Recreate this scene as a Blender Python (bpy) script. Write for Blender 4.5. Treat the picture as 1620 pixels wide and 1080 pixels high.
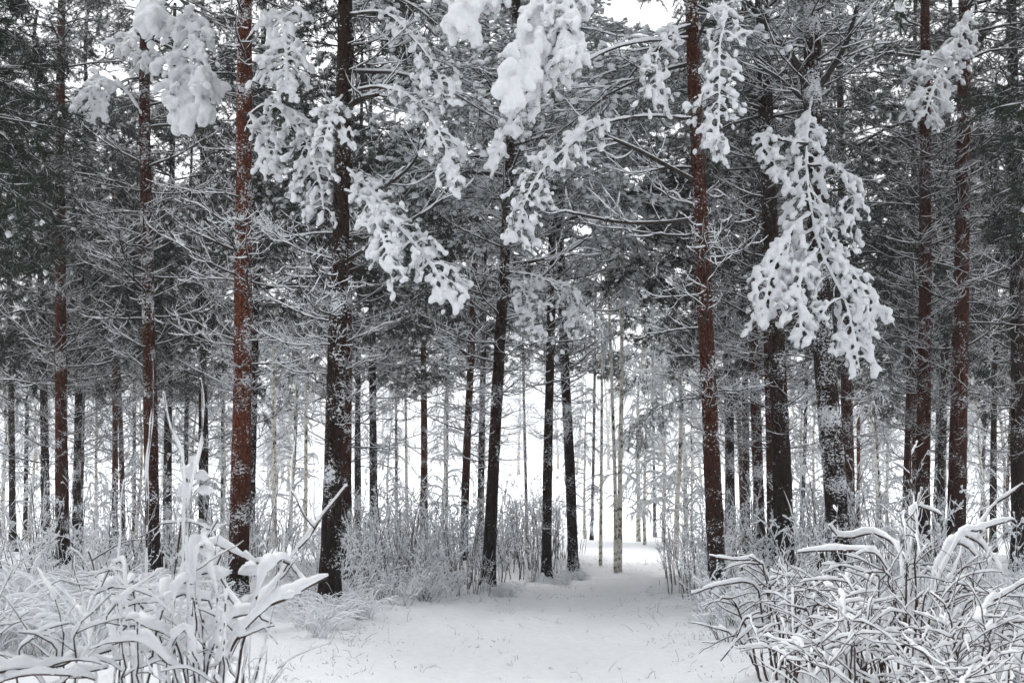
import bpy, math
import numpy as np

PI = math.pi
scene = bpy.context.scene
for o in list(bpy.data.objects):
    bpy.data.objects.remove(o)

# ------------------------------------------------------------------ camera
F = 2025.0            # focal length in photograph pixels (1620 wide)
HORIZON = 790.0       # photograph row of the horizon
EYE = 1.6
PITCH = math.atan((HORIZON - 540.0) / F)
cam_data = bpy.data.cameras.new("camera")
cam_data.sensor_width = 36.0
cam_data.lens = 36.0 * F / 1620.0
cam_data.clip_end = 3000.0
cam_data.clip_start = 0.05
cam_data.dof.use_dof = True
cam_data.dof.focus_distance = 18.0
cam_data.dof.aperture_fstop = 5.6
cam = bpy.data.objects.new("camera", cam_data)
scene.collection.objects.link(cam)
cam.location = (0, 0, EYE)
cam.rotation_euler = (PI / 2 + PITCH, 0, 0)
scene.camera = cam

# ------------------------------------------------------------------ sky, sun, exposure
SUN_ELEV, SUN_AZ = math.radians(62), math.radians(-30)     # veiled sun, high over the clearing
world = bpy.data.worlds.new("World")
scene.world = world
world.use_nodes = True
wn = world.node_tree
wn.nodes.clear()
w_out = wn.nodes.new("ShaderNodeOutputWorld")
w_bg = wn.nodes.new("ShaderNodeBackground")
w_sky = wn.nodes.new("ShaderNodeTexSky")
w_sky.sky_type = 'NISHITA'
w_sky.sun_disc = False
w_sky.sun_elevation = SUN_ELEV
w_sky.sun_rotation = SUN_AZ
w_sky.air_density = 1.0
w_sky.dust_density = 6.0
w_sky.ozone_density = 1.0
w_hs = wn.nodes.new("ShaderNodeHueSaturation")             # closed cloud cover: almost no blue left
w_hs.inputs["Saturation"].default_value = 0.12
wn.links.new(w_sky.outputs[0], w_hs.inputs["Color"])
w_mix = wn.nodes.new("ShaderNodeMix")                      # closed even cloud over the clear-sky gradient
w_mix.data_type = 'RGBA'
w_mix.inputs[0].default_value = 0.7
w_mix.inputs[7].default_value = (4.4, 4.5, 4.65, 1)
wn.links.new(w_hs.outputs[0], w_mix.inputs[6])
wn.links.new(w_mix.outputs[2], w_bg.inputs["Color"])
w_bg.inputs["Strength"].default_value = 0.15
wn.links.new(w_bg.outputs[0], w_out.inputs["Surface"])

sun_data = bpy.data.lights.new("sun", 'SUN')
sun_data.energy = 1.0
sun_data.angle = math.radians(22)
sun_data.color = (1.0, 0.98, 0.95)
sun = bpy.data.objects.new("sun", sun_data)
scene.collection.objects.link(sun)
sun.rotation_euler = (PI / 2 - SUN_ELEV, 0, PI - SUN_AZ)
sun.location = (0, -5, 30)

scene.view_settings.view_transform = 'Standard'
scene.view_settings.look = 'None'
scene.view_settings.gamma = 1.0
scene.view_settings.use_curve_mapping = False
scene.view_settings.exposure = 1.08
scene.render.engine = 'CYCLES'
scene.cycles.max_bounces = 5
scene.cycles.diffuse_bounces = 3
scene.cycles.volume_bounces = 1
scene.cycles.use_denoising = True
scene.cycles.use_adaptive_sampling = True
scene.cycles.adaptive_threshold = 0.03
scene.cycles.adaptive_min_samples = 24

# ------------------------------------------------------------------ helpers: projection
SP, CP = math.sin(PITCH), math.cos(PITCH)


def ray(u, v):
    x, y = (u - 810.0) / F, (540.0 - v) / F
    return np.array([x, CP - y * SP, SP + y * CP])


def at(u, v, depth):
    """The point on the line of sight of photograph pixel (u, v) that stands `depth` metres away along the path."""
    d = ray(u, v)
    return np.array([0, 0, EYE]) + d * (depth / d[1])


def path_centre(y):
    return np.interp(y, [-60, 0, 11, 17, 23, 32, 40, 60, 120], [0, 0, 0.0, 0.25, 1.3, 3.4, 5.2, 10, 30])


def path_half(y):
    return np.interp(y, [0, 11, 17, 23, 32, 40], [2.2, 2.05, 2.0, 1.5, 1.3, 1.2])


def terrain(x, y):
    x = np.asarray(x, float)
    y = np.asarray(y, float)
    z = 0.07 * np.sin(x * 0.55 + 1.3) * np.sin(y * 0.41 + 0.4) + 0.035 * np.sin(x * 1.3 + y * 0.9) + 0.02 * np.sin(x * 2.9 - y * 2.2 + 1)
    z = z + 0.008 * np.sin(x * 6.3 + 2 * np.sin(y * 3.1)) + 0.006 * np.sin(y * 8.7 + 2 * np.sin(x * 4.0))
    d = np.abs(x - path_centre(y)) / path_half(y)
    edge = 1 / (1 + np.exp(-(d - 1.0) * 4))
    z = z * (0.35 + 0.65 * edge) + 0.10 * edge
    z = z + 0.012 * np.sin(x * 4.1 + 1.7 * np.sin(y * 1.9)) * np.sin(y * 3.3 + 1.3 * np.sin(x * 2.3)) + 0.006 * np.sin(x * 9.7 + 2.2 * np.sin(y * 5.1)) * np.sin(y * 7.9)
    # two faint wheel hollows along the path
    off = x - path_centre(y)
    z = z - 0.035 * np.exp(-((np.abs(off) - 0.75) / 0.3) ** 2)
    # the clearing beyond the pines climbs gently to a wooded rise
    q = np.maximum(y - 50, 0)
    return z + 7.5 * (1 - np.exp(-(q / 75.0) ** 1.6)) + 0.25 * np.sin(x * 0.11 + y * 0.07) * np.clip(q / 30, 0, 1)


def ground(u, v):
    """Ground point under a photograph pixel."""
    d = ray(u, v)
    z = 0.0
    for _ in range(6):
        t = (z - EYE) / d[2]
        p = np.array([0, 0, EYE]) + d * t
        z = float(terrain(p[0], p[1]))
    return np.array([p[0], p[1], z])


# ------------------------------------------------------------------ helpers: mesh building
class MB:
    """Collects vertices and faces (quads / triangles) with material slots."""

    def __init__(self):
        self.v, self.f3, self.f4, self.m3, self.m4, self.n = [], [], [], [], [], 0

    def add(self, verts, faces, mat=0):
        verts = np.asarray(verts, float).reshape(-1, 3)
        faces = np.asarray(faces, int)
        if len(faces) == 0:
            return
        self.v.append(verts)
        if faces.shape[1] == 3:
            self.f3.append(faces + self.n)
            self.m3.append(np.full(len(faces), mat) if np.isscalar(mat) else mat)
        else:
            self.f4.append(faces + self.n)
            self.m4.append(np.full(len(faces), mat) if np.isscalar(mat) else mat)
        self.n += len(verts)

    def pack(self):
        cat = lambda a, k: np.concatenate(a) if a else np.zeros((0, k), int)
        return (np.concatenate(self.v), cat(self.f3, 3), cat(self.f4, 4),
                np.concatenate(self.m3) if self.m3 else np.zeros(0, int), np.concatenate(self.m4) if self.m4 else np.zeros(0, int))

    def merge(self, packed, mat4):
        """Add another packed mesh, moved by a 4x4 matrix."""
        v, f3, f4, m3, m4 = packed
        vv = v @ mat4[:3, :3].T + mat4[:3, 3]
        self.v.append(vv)
        if len(f3):
            self.f3.append(f3 + self.n); self.m3.append(m3)
        if len(f4):
            self.f4.append(f4 + self.n); self.m4.append(m4)
        self.n += len(vv)

    def mesh(self, name, mats, smooth=True):
        return mesh_from(self.pack(), name, mats, smooth)


TRIS = [0]


def mesh_from(packed, name, mats, smooth=True):
    v, f3, f4, m3, m4 = packed
    me = bpy.data.meshes.new(name)
    nl = len(f3) * 3 + len(f4) * 4
    me.vertices.add(len(v))
    me.vertices.foreach_set("co", v.astype(np.float32).ravel())
    me.loops.add(nl)
    me.loops.foreach_set("vertex_index", np.concatenate([f3.ravel(), f4.ravel()]).astype(np.int32))
    me.polygons.add(len(f3) + len(f4))
    st = np.concatenate([np.arange(len(f3)) * 3, len(f3) * 3 + np.arange(len(f4)) * 4]).astype(np.int32)
    me.polygons.foreach_set("loop_start", st)
    me.polygons.foreach_set("material_index", np.concatenate([m3, m4]).astype(np.int32))
    me.polygons.foreach_set("use_smooth", np.full(len(f3) + len(f4), smooth))
    for m in mats:
        me.materials.append(m)
    me.update(calc_edges=True)
    TRIS[0] += len(f3) + 2 * len(f4)
    return me


def frames(P):
    """Two unit normals for each point of polylines P (M, N, 3)."""
    T = np.gradient(P, axis=1)
    T /= np.linalg.norm(T, axis=2, keepdims=True) + 1e-9
    ref = np.zeros_like(T)
    ref[..., 2] = 1
    steep = np.abs(T[..., 2].mean(axis=1)) > 0.85
    ref[steep] = (1, 0, 0)
    A = np.cross(T, ref)
    A /= np.linalg.norm(A, axis=2, keepdims=True) + 1e-9
    B = np.cross(A, T)
    return T, A, B


def tubes(mb, P, R, k=4, mat=0, flat=1.0):
    """Tubes round polylines P (M,N,3) with radii R (M,N); the last ring closes to a point-like end."""
    P = np.asarray(P, float)
    R = np.asarray(R, float)
    if P.ndim == 2:
        P, R = P[None], R[None]
    M, N = R.shape
    T, A, B = frames(P)
    a = np.arange(k) / k * 2 * PI
    V = P[:, :, None, :] + R[:, :, None, None] * (np.cos(a)[None, None, :, None] * A[:, :, None, :] + flat * np.sin(a)[None, None, :, None] * B[:, :, None, :])
    i = np.arange(M)[:, None, None] * N * k
    j = np.arange(N - 1)[None, :, None] * k
    s = np.arange(k)[None, None, :]
    s2 = (s + 1) % k
    q = np.stack(np.broadcast_arrays(i + j + s, i + j + s2, i + j + k + s2, i + j + k + s), -1).reshape(-1, 4)
    mb.add(V.reshape(-1, 3), q, mat)
    # caps, as fans of quads/tris on the end rings
    if k >= 3:
        base = (np.arange(M) * N * k)[:, None]
        for ring, flip in ((0, True), (N - 1, False)):
            for t in range(1, k - 1):
                f = np.concatenate([base + ring * k, base + ring * k + t, base + ring * k + t + 1], 1)
                if flip:
                    f = f[:, ::-1]
                mb.f3.append(f + mb.n - M * N * k)
                mb.m3.append(np.full(M, mat))


def icosphere(level):
    t = (1 + 5 ** 0.5) / 2
    v = [(-1, t, 0), (1, t, 0), (-1, -t, 0), (1, -t, 0), (0, -1, t), (0, 1, t), (0, -1, -t), (0, 1, -t), (t, 0, -1), (t, 0, 1), (-t, 0, -1), (-t, 0, 1)]
    f = [(0, 11, 5), (0, 5, 1), (0, 1, 7), (0, 7, 10), (0, 10, 11), (1, 5, 9), (5, 11, 4), (11, 10, 2), (10, 7, 6), (7, 1, 8), (3, 9, 4), (3, 4, 2), (3, 2, 6), (3, 6, 8), (3, 8, 9), (4, 9, 5), (2, 4, 11), (6, 2, 10), (8, 6, 7), (9, 8, 1)]
    v = [np.array(p) / np.linalg.norm(p) for p in v]
    for _ in range(level):
        cache, nf = {}, []

        def mid(a, b):
            key = (min(a, b), max(a, b))
            if key not in cache:
                p = v[a] + v[b]
                v.append(p / np.linalg.norm(p))
                cache[key] = len(v) - 1
            return cache[key]
        for a, b, c in f:
            x, y, z = mid(a, b), mid(b, c), mid(c, a)
            nf += [(a, x, z), (b, y, x), (c, z, y), (x, y, z)]
        f = nf
    return np.array(v), np.array(f)


ICO = [icosphere(0), icosphere(1), icosphere(2)]


def blobs(mb, rng, C, R, axis=None, stretch=1.0, level=1, mat=0, rough=0.22, flat=0.85):
    """Lumps of snow at centres C (M,3), radii R (M,), stretched along axis (M,3)."""
    C = np.asarray(C, float).reshape(-1, 3)
    M = len(C)
    if M == 0:
        return
    V, Fc = ICO[level]
    n = len(V)
    X = np.broadcast_to(V, (M, n, 3)).copy()
    ph = rng.uniform(0, 6.28, (M, 1, 3))
    bump = 1 + rough * (np.sin(X[..., 0:1] * 3.1 + ph[..., 0:1]) * np.sin(X[..., 1:2] * 2.7 + ph[..., 1:2]) + 0.6 * np.sin(X[..., 2:3] * 4.3 + ph[..., 2:3])) + rng.normal(0, rough * 0.3, (M, n, 1))
    X = X * bump * np.asarray(R).reshape(M, 1, 1)
    X[..., 2] *= flat
    if axis is not None:
        a = np.asarray(axis, float)
        a = a / (np.linalg.norm(a, axis=1, keepdims=True) + 1e-9)
        X = X + (np.asarray(stretch).reshape(-1, 1, 1) - 1) * np.sum(X * a[:, None, :], 2, keepdims=True) * a[:, None, :]
    X = X + C[:, None, :]
    f = (Fc[None] + (np.arange(M) * n)[:, None, None]).reshape(-1, 3)
    mb.add(X.reshape(-1, 3), f, mat)


def needles(mb, rng, C, D, k, length, width, mat_green, mat_frost, frost=0.5):
    """Tufts of pine needles at C (M,3) round the twig directions D (M,3)."""
    C = np.repeat(np.asarray(C, float), k, 0)
    D = np.repeat(np.asarray(D, float), k, 0)
    n = len(C)
    if n == 0:
        return
    r = rng.normal(0, 1, (n, 3))
    r /= np.linalg.norm(r, axis=1, keepdims=True)
    d = r + D * 0.75
    d /= np.linalg.norm(d, axis=1, keepdims=True)
    c = C - D * rng.uniform(0, length * 1.6, (n, 1))
    s = np.cross(d, rng.normal(0, 1, (n, 3)))
    s /= np.linalg.norm(s, axis=1, keepdims=True) + 1e-9
    L = length * rng.uniform(0.7, 1.2, (n, 1))
    V = np.stack([c - s * width / 2, c + s * width / 2, c + d * L], 1)
    m = np.where(rng.random(n) < frost, mat_frost, mat_green)
    mb.add(V.reshape(-1, 3), np.arange(n * 3).reshape(-1, 3), m)


# ------------------------------------------------------------------ helpers: skeletons of twigs
def unit(a):
    a = np.asarray(a, float)
    return a / (np.linalg.norm(a) + 1e-9)


def curve(rng, p, d, L, n, wig, lift):
    """A wandering polyline; lift(t) bends it up (+) or down (-)."""
    d = unit(d)
    pts = [np.array(p, float)]
    h = L / (n - 1)
    for i in range(1, n):
        t = i / (n - 1)
        d = unit(d + rng.normal(0, wig, 3) + np.array([0, 0, lift(t)]))
        pts.append(pts[-1] + d * h)
    return np.array(pts)


def side_dir(rng, d, angle, sign, tilt):
    """A direction at `angle` from d, to one side in the roughly horizontal plane, tilted."""
    up = np.array([0, 0, 1.0])
    s = np.cross(d, up)
    if np.linalg.norm(s) < 0.2:
        s = np.cross(d, unit(rng.normal(0, 1, 3)))
    s = unit(s) * sign
    b = unit(np.cross(s, d)) * sign
    s = unit(s + b * tilt)
    return unit(d * math.cos(angle) + s * math.sin(angle))


def sample(P, t):
    x = t * (len(P) - 1)
    i = min(int(x), len(P) - 2)
    return P[i] + (P[i + 1] - P[i]) * (x - i), unit(P[i + 1] - P[i])


N1 = 8     # points on every twig


def resample(P, n=N1):
    P = np.asarray(P, float)
    s = np.concatenate([[0], np.cumsum(np.linalg.norm(np.diff(P, axis=0), axis=1))])
    # smooth interpolation through the given points
    q = np.linspace(0, s[-1], n)
    m = np.gradient(P, s, axis=0)
    i = np.clip(np.searchsorted(s, q, side="right") - 1, 0, len(s) - 2)
    h = (s[i + 1] - s[i])
    t = ((q - s[i]) / h)[:, None]
    h = h[:, None]
    return ((2 * t**3 - 3 * t**2 + 1) * P[i] + (t**3 - 2 * t**2 + t) * h * m[i] + (-2 * t**3 + 3 * t**2) * P[i + 1] + (t**3 - t**2) * h * m[i + 1])


def dead_branch(rng, L, r0, rise, density=1.0):
    """Bare lower pine branch from the origin along +X: list of (points, r_start, r_end)."""
    out = []
    main = curve(rng, (0, 0, 0), (1, 0, rise), L, N1, 0.13, lambda t: 0.02 + 0.10 * t)
    out.append((main, r0, r0 * 0.28))
    n = int(rng.integers(6, 10) * density)
    for i in range(n):
        t = 0.18 + 0.78 * (i + rng.random()) / n
        p, d = sample(main, t)
        l = L * rng.uniform(0.28, 0.6) * (1.15 - 0.6 * t)
        c = curve(rng, p, side_dir(rng, d, rng.uniform(0.6, 1.15), 1 if i % 2 else -1, rng.normal(0.05, 0.5)), l, N1, 0.17, lambda t: 0.05 + 0.12 * t)
        r = r0 * (1 - 0.65 * t) * 0.6
        out.append((c, r, r * 0.35))
        m = int(rng.integers(2, 6) * density)
        for j in range(m):
            tt = 0.2 + 0.75 * (j + rng.random()) / m
            pp, dd = sample(c, tt)
            ll = l * rng.uniform(0.25, 0.6) * (1.1 - 0.5 * tt)
            cc = curve(rng, pp, side_dir(rng, dd, rng.uniform(0.6, 1.2), 1 if j % 2 else -1, rng.normal(0.2, 0.6)), ll, N1, 0.2, lambda t: 0.08 + 0.15 * t)
            out.append((cc, r * 0.6, r * 0.25))
    return out


def live_bough(rng, L, r0, rise, droop, width=0.42, density=1.0):
    """Needled bough from the origin along +X. Returns twigs and the list of tuft (point, direction)."""
    out, tufts = [], []
    main = curve(rng, (0, 0, 0), (1, 0, rise), L, N1, 0.09, lambda t: -droop * t)
    out.append((main, r0, r0 * 0.25))
    tufts.append(sample(main, 0.999))
    n = int(12 * density)
    for i in range(n):
        t = 0.22 + 0.75 * (i + rng.random()) / n
        p, d = sample(main, t)
        l = L * width * rng.uniform(0.7, 1.15) * (1.2 - 0.75 * t)
        c = curve(rng, p, side_dir(rng, d, rng.uniform(0.65, 1.0), 1 if i % 2 else -1, rng.normal(0, 0.35)), l, N1, 0.12, lambda t: -droop * 0.9 * t)
        r = r0 * (1 - 0.7 * t) * 0.55
        out.append((c, r, r * 0.35))
        tufts.append(sample(c, 0.999))
        m = max(2, int(rng.integers(4, 7) * density))
        for j in range(m):
            tt = 0.25 + 0.7 * (j + rng.random()) / m
            pp, dd = sample(c, tt)
            ll = min(0.34, l * rng.uniform(0.3, 0.55))
            cc = curve(rng, pp, side_dir(rng, dd, rng.uniform(0.5, 0.95), 1 if j % 2 else -1, rng.normal(0, 0.5)), ll, N1, 0.12, lambda t: -droop * 0.6 * t + 0.03)
            out.append((cc, r * 0.5, r * 0.25))
            tufts.append(sample(cc, 0.999))
            if ll > 0.2:
                tufts.append(sample(cc, 0.55))
    return out, tufts


def thin(tw):
    """The same twigs with fewer points, for things farther off."""
    return [(t[0][[0, 2, 4, 7]], t[1], t[2]) for t in tw]


def wood(mb, tw, k=3, mat=0):
    P = np.array([t[0] for t in tw])
    r = np.array([[t[1], t[2]] for t in tw])
    s = np.linspace(0, 1, P.shape[1])
    tubes(mb, P, r[:, :1] + (r[:, 1:] - r[:, :1]) * s, k, mat)
    return P, r[:, :1] + (r[:, 1:] - r[:, :1]) * s


def snow_on(mb, rng, tw, thick, k=5, mat=1, lump=0.28, steep=0.25, cover=1.0, flat=1.1, lift=0.42):
    """A roll of snow lying along the upper side of each twig."""
    P = np.array([t[0] for t in tw])
    r = np.array([[t[1], t[2]] for t in tw])
    M, N = P.shape[:2]
    s = np.linspace(0, 1, N)
    Rw = r[:, :1] + (r[:, 1:] - r[:, :1]) * s
    T = np.gradient(P, axis=1)
    T /= np.linalg.norm(T, axis=2, keepdims=True) + 1e-9
    hz = np.hypot(T[..., 0], T[..., 1])
    th = thick * (steep + (1 - steep) * hz ** 1.5) * (0.55 + 0.45 * np.minimum(1, Rw / 0.008)) * np.clip(1 + rng.normal(0, lump, (M, N)), 0.25, 1.8)
    if cover < 1:
        th *= np.where(rng.random((M, 1)) < cover, 1, 0.25)
    env = np.minimum(1, np.minimum(s * 6 + 0.35, (1 - s) * 5 + 0.35))
    th = th * env
    Rs = np.maximum(th * 0.62, 0.6 * Rw)
    C = P.copy()
    C[..., 2] += Rw * 0.7 + th * lift
    tubes(mb, C, Rs, k, mat, flat)


# ------------------------------------------------------------------ materials
def new_mat(name, rough=0.9, spec=0.2):
    m = bpy.data.materials.new(name)
    m.use_nodes = True
    b = m.node_tree.nodes["Principled BSDF"]
    b.inputs["Roughness"].default_value = rough
    b.inputs["Specular IOR Level"].default_value = spec
    return m, m.node_tree, b


def node(nt, kind, **kw):
    n = nt.nodes.new(kind)
    for k, v in kw.items():
        if k in n.inputs:
            n.inputs[k].default_value = v
        else:
            setattr(n, k, v)
    return n


def ramp(nt, src, stops):
    r = nt.nodes.new("ShaderNodeValToRGB")
    e = r.color_ramp.elements
    while len(e) < len(stops):
        e.new(0.5)
    for x, (p, c) in zip(e, stops):
        x.position = p
        x.color = (*c, 1) if len(c) == 3 else c
    nt.links.new(src, r.inputs[0])
    return r.outputs[0]


def snow_material(name, base, scale, bump, dist):
    m, nt, b = new_mat(name, 0.75, 0.15)
    tc = node(nt, "ShaderNodeTexCoord")
    n1 = node(nt, "ShaderNodeTexNoise", Scale=scale, Detail=6.0, Roughness=0.65)
    nt.links.new(tc.outputs["Object"], n1.inputs["Vector"])
    c = ramp(nt, n1.outputs[0], [(0.3, tuple(x * 0.95 for x in base)), (0.7, base)])
    nt.links.new(c, b.inputs["Base Color"])
    bp = node(nt, "ShaderNodeBump", Strength=bump, Distance=dist)
    nt.links.new(n1.outputs[0], bp.inputs["Height"])
    nt.links.new(bp.outputs[0], b.inputs["Normal"])
    return m


SNOW = snow_material("snow", (0.86, 0.875, 0.90), 22.0, 0.5, 0.02)
SNOW_FINE = snow_material("snow_fine", (0.82, 0.84, 0.87), 60.0, 0.3, 0.01)

# ground snow: soft lumps, grains
GROUND_SNOW, nt, b = new_mat("ground_snow", 0.8, 0.15)
tc = node(nt, "ShaderNodeTexCoord")
na = node(nt, "ShaderNodeTexNoise", Scale=1.4, Detail=8.0, Roughness=0.62)
nb = node(nt, "ShaderNodeTexNoise", Scale=9.0, Detail=8.0, Roughness=0.7)
for n in (na, nb):
    nt.links.new(tc.outputs["Object"], n.inputs["Vector"])
nt.links.new(ramp(nt, nb.outputs[0], [(0.3, (0.77, 0.785, 0.81)), (0.65, (0.85, 0.865, 0.89))]), b.inputs["Base Color"])
b1 = node(nt, "ShaderNodeBump", Strength=0.7, Distance=0.16)
b2 = node(nt, "ShaderNodeBump", Strength=0.8, Distance=0.035)
nt.links.new(na.outputs[0], b1.inputs["Height"])
nt.links.new(nb.outputs[0], b2.inputs["Height"])
nt.links.new(b1.outputs[0], b2.inputs["Normal"])
nt.links.new(b2.outputs[0], b.inputs["Normal"])


def bark_material():
    """Pine bark: plates, and flecks of blown snow. The object's colour gives each trunk its own hue; its alpha the share of snow flecks."""
    m, nt, b = new_mat("pine_bark", 0.92, 0.1)
    tc = node(nt, "ShaderNodeTexCoord")
    oi = node(nt, "ShaderNodeObjectInfo")
    add = node(nt, "ShaderNodeVectorMath", operation='ADD')
    mul = node(nt, "ShaderNodeMath", operation='MULTIPLY')
    mul.inputs[1].default_value = 40.0
    nt.links.new(oi.outputs["Random"], mul.inputs[0])
    nt.links.new(tc.outputs["Object"], add.inputs[0])
    nt.links.new(mul.outputs[0], add.inputs[1])
    mp = node(nt, "ShaderNodeMapping")
    mp.inputs["Scale"].default_value = (1, 1, 0.35)
    nt.links.new(add.outputs[0], mp.inputs["Vector"])
    vo = node(nt, "ShaderNodeTexVoronoi", Scale=26.0, feature='DISTANCE_TO_EDGE')
    ns = node(nt, "ShaderNodeTexNoise", Scale=18.0, Detail=8.0, Roughness=0.7)
    nt.links.new(mp.outputs[0], vo.inputs["Vector"])
    nt.links.new(mp.outputs[0], ns.inputs["Vector"])
    plate = ramp(nt, vo.outputs["Distance"], [(0.0, (0.25, 0.25, 0.25)), (0.18, (1, 1, 1))])
    tone = ramp(nt, ns.outputs[0], [(0.3, (0.45, 0.42, 0.40)), (0.72, (1.35, 1.3, 1.25))])
    m1 = node(nt, "ShaderNodeMix", data_type='RGBA', blend_type='MULTIPLY')
    m1.inputs[0].default_value = 1.0
    nt.links.new(oi.outputs["Color"], m1.inputs[6])
    nt.links.new(tone, m1.inputs[7])
    m2 = node(nt, "ShaderNodeMix", data_type='RGBA', blend_type='MULTIPLY')
    m2.inputs[0].default_value = 0.8
    nt.links.new(m1.outputs[2], m2.inputs[6])
    nt.links.new(plate, m2.inputs[7])
    # dark foot of the trunk: old thick bark is blackish below, flaky and red above
    sep = node(nt, "ShaderNodeSeparateXYZ")
    nt.links.new(tc.outputs["Object"], sep.inputs[0])
    ft = node(nt, "ShaderNodeMapRange")
    ft.inputs[1].default_value, ft.inputs[2].default_value, ft.inputs[3].default_value, ft.inputs[4].default_value = 0.3, 2.6, 0.0, 1.0
    nt.links.new(sep.outputs[2], ft.inputs[0])
    m3 = node(nt, "ShaderNodeMix", data_type='RGBA')
    m3.inputs[6].default_value = (0.018, 0.015, 0.014, 1)
    nt.links.new(ft.outputs[0], m3.inputs[0])
    nt.links.new(m2.outputs[2], m3.inputs[7])
    # snow flecks caught in the bark
    n3 = node(nt, "ShaderNodeTexNoise", Scale=44.0, Detail=4.0, Roughness=0.62, Distortion=0.8)
    n4 = node(nt, "ShaderNodeTexNoise", Scale=2.2, Detail=2.0)
    mp2 = node(nt, "ShaderNodeMapping")
    mp2.inputs["Scale"].default_value = (0.6, 0.6, 0.95)
    nt.links.new(add.outputs[0], mp2.inputs["Vector"])
    nt.links.new(mp2.outputs[0], n3.inputs["Vector"])
    nt.links.new(add.outputs[0], n4.inputs["Vector"])
    s = node(nt, "ShaderNodeMath", operation='MULTIPLY_ADD')
    s.inputs[1].default_value = 0.8
    nt.links.new(n4.outputs[0], s.inputs[0])
    nt.links.new(n3.outputs[0], s.inputs[2])
    s2 = node(nt, "ShaderNodeMath", operation='ADD')
    nt.links.new(s.outputs[0], s2.inputs[0])
    al = node(nt, "ShaderNodeMath", operation='MULTIPLY')
    al.inputs[1].default_value = 0.16
    nt.links.new(oi.outputs["Alpha"], al.inputs[0])
    nt.links.new(al.outputs[0], s2.inputs[1])
    s3 = node(nt, "ShaderNodeMath", operation='SUBTRACT')
    s3.inputs[1].default_value = 0.3
    nt.links.new(s2.outputs[0], s3.inputs[0])
    fleck = ramp(nt, s3.outputs[0], [(0.80, (0, 0, 0)), (0.835, (1, 1, 1))])
    m4 = node(nt, "ShaderNodeMix", data_type='RGBA')
    m4.inputs[7].default_value = (0.78, 0.8, 0.83, 1)
    nt.links.new(fleck, m4.inputs[0])
    nt.links.new(m3.outputs[2], m4.inputs[6])
    nt.links.new(m4.outputs[2], b.inputs["Base Color"])
    bp = node(nt, "ShaderNodeBump", Strength=0.9, Distance=0.02)
    nt.links.new(plate, bp.inputs["Height"])
    bq = node(nt, "ShaderNodeBump", Strength=0.8, Distance=0.015)
    nt.links.new(fleck, bq.inputs["Height"])
    nt.links.new(bp.outputs[0], bq.inputs["Normal"])
    nt.links.new(bq.outputs[0], b.inputs["Normal"])
    return m


BARK = bark_material()


def plain(name, ca, cb, scale, rough=0.85, zs=1.0):
    m, nt, b = new_mat(name, rough, 0.15)
    tc = node(nt, "ShaderNodeTexCoord")
    mp = node(nt, "ShaderNodeMapping")
    mp.inputs["Scale"].default_value = (1, 1, zs)
    n = node(nt, "ShaderNodeTexNoise", Scale=scale, Detail=5.0, Roughness=0.6)
    nt.links.new(tc.outputs["Object"], mp.inputs[0])
    nt.links.new(mp.outputs[0], n.inputs["Vector"])
    nt.links.new(ramp(nt, n.outputs[0], [(0.35, ca), (0.65, cb)]), b.inputs["Base Color"])
    return m


TWIG = plain("twig_bark", (0.020, 0.017, 0.015), (0.055, 0.045, 0.038), 14)
STEM = plain("shrub_bark", (0.035, 0.025, 0.022), (0.09, 0.06, 0.05), 20)
NEEDLE = plain("pine_needle", (0.020, 0.028, 0.021), (0.045, 0.055, 0.040), 9)
FROST = plain("frosted_needle", (0.22, 0.235, 0.24), (0.42, 0.44, 0.45), 12)
RIME = plain("rime", (0.48, 0.50, 0.52), (0.82, 0.84, 0.86), 6)
DRY = plain("dry_grass", (0.10, 0.075, 0.05), (0.22, 0.17, 0.12), 12)


def birch_material():
    m, nt, b = new_mat("birch_bark", 0.8, 0.2)
    tc = node(nt, "ShaderNodeTexCoord")
    mp = node(nt, "ShaderNodeMapping")
    mp.inputs["Scale"].default_value = (6.0, 6.0, 5.0)
    n = node(nt, "ShaderNodeTexNoise", Scale=1.9, Detail=8.0, Roughness=0.72, Distortion=0.6)
    nt.links.new(tc.outputs["Object"], mp.inputs[0])
    nt.links.new(mp.outputs[0], n.inputs["Vector"])
    nt.links.new(ramp(nt, n.outputs[0], [(0.41, (0.03, 0.027, 0.024)), (0.45, (0.34, 0.30, 0.25)), (0.52, (0.66, 0.63, 0.57))]), b.inputs["Base Color"])
    return m


BIRCH = birch_material()
WOODY = [TWIG, SNOW_FINE, NEEDLE, FROST]


# ------------------------------------------------------------------ helpers: objects
def link(name, me, parent=None, loc=(0, 0, 0), rz=0.0, s=1.0, rot=None):
    o = bpy.data.objects.new(name, me)
    scene.collection.objects.link(o)
    if parent is not None:
        o.parent = parent
    o.location = loc
    o.rotation_euler = rot if rot is not None else (0, 0, rz)
    o.scale = (s, s, s)
    if name == "snow":
        o["kind"] = "stuff"
    return o


def tag(o, label=None, category=None, group=None, kind=None):
    for k, v in (("label", label), ("category", category), ("group", group), ("kind", kind)):
        if v:
            o[k] = v
    return o


def empty(name, loc):
    o = bpy.data.objects.new(name, None)
    o.empty_display_size = 0.2
    scene.collection.objects.link(o)
    o.location = loc
    return o


REMESH_QUEUE = []


def remeshed(packed, name, mat, voxel):
    """Queue a snow shell: its rolls and lumps are fused into one soft skin. Returns the mesh that will be filled."""
    target = {"packed": packed, "name": name, "mat": mat, "voxel": voxel, "users": []}
    REMESH_QUEUE.append(target)
    return target


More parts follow.
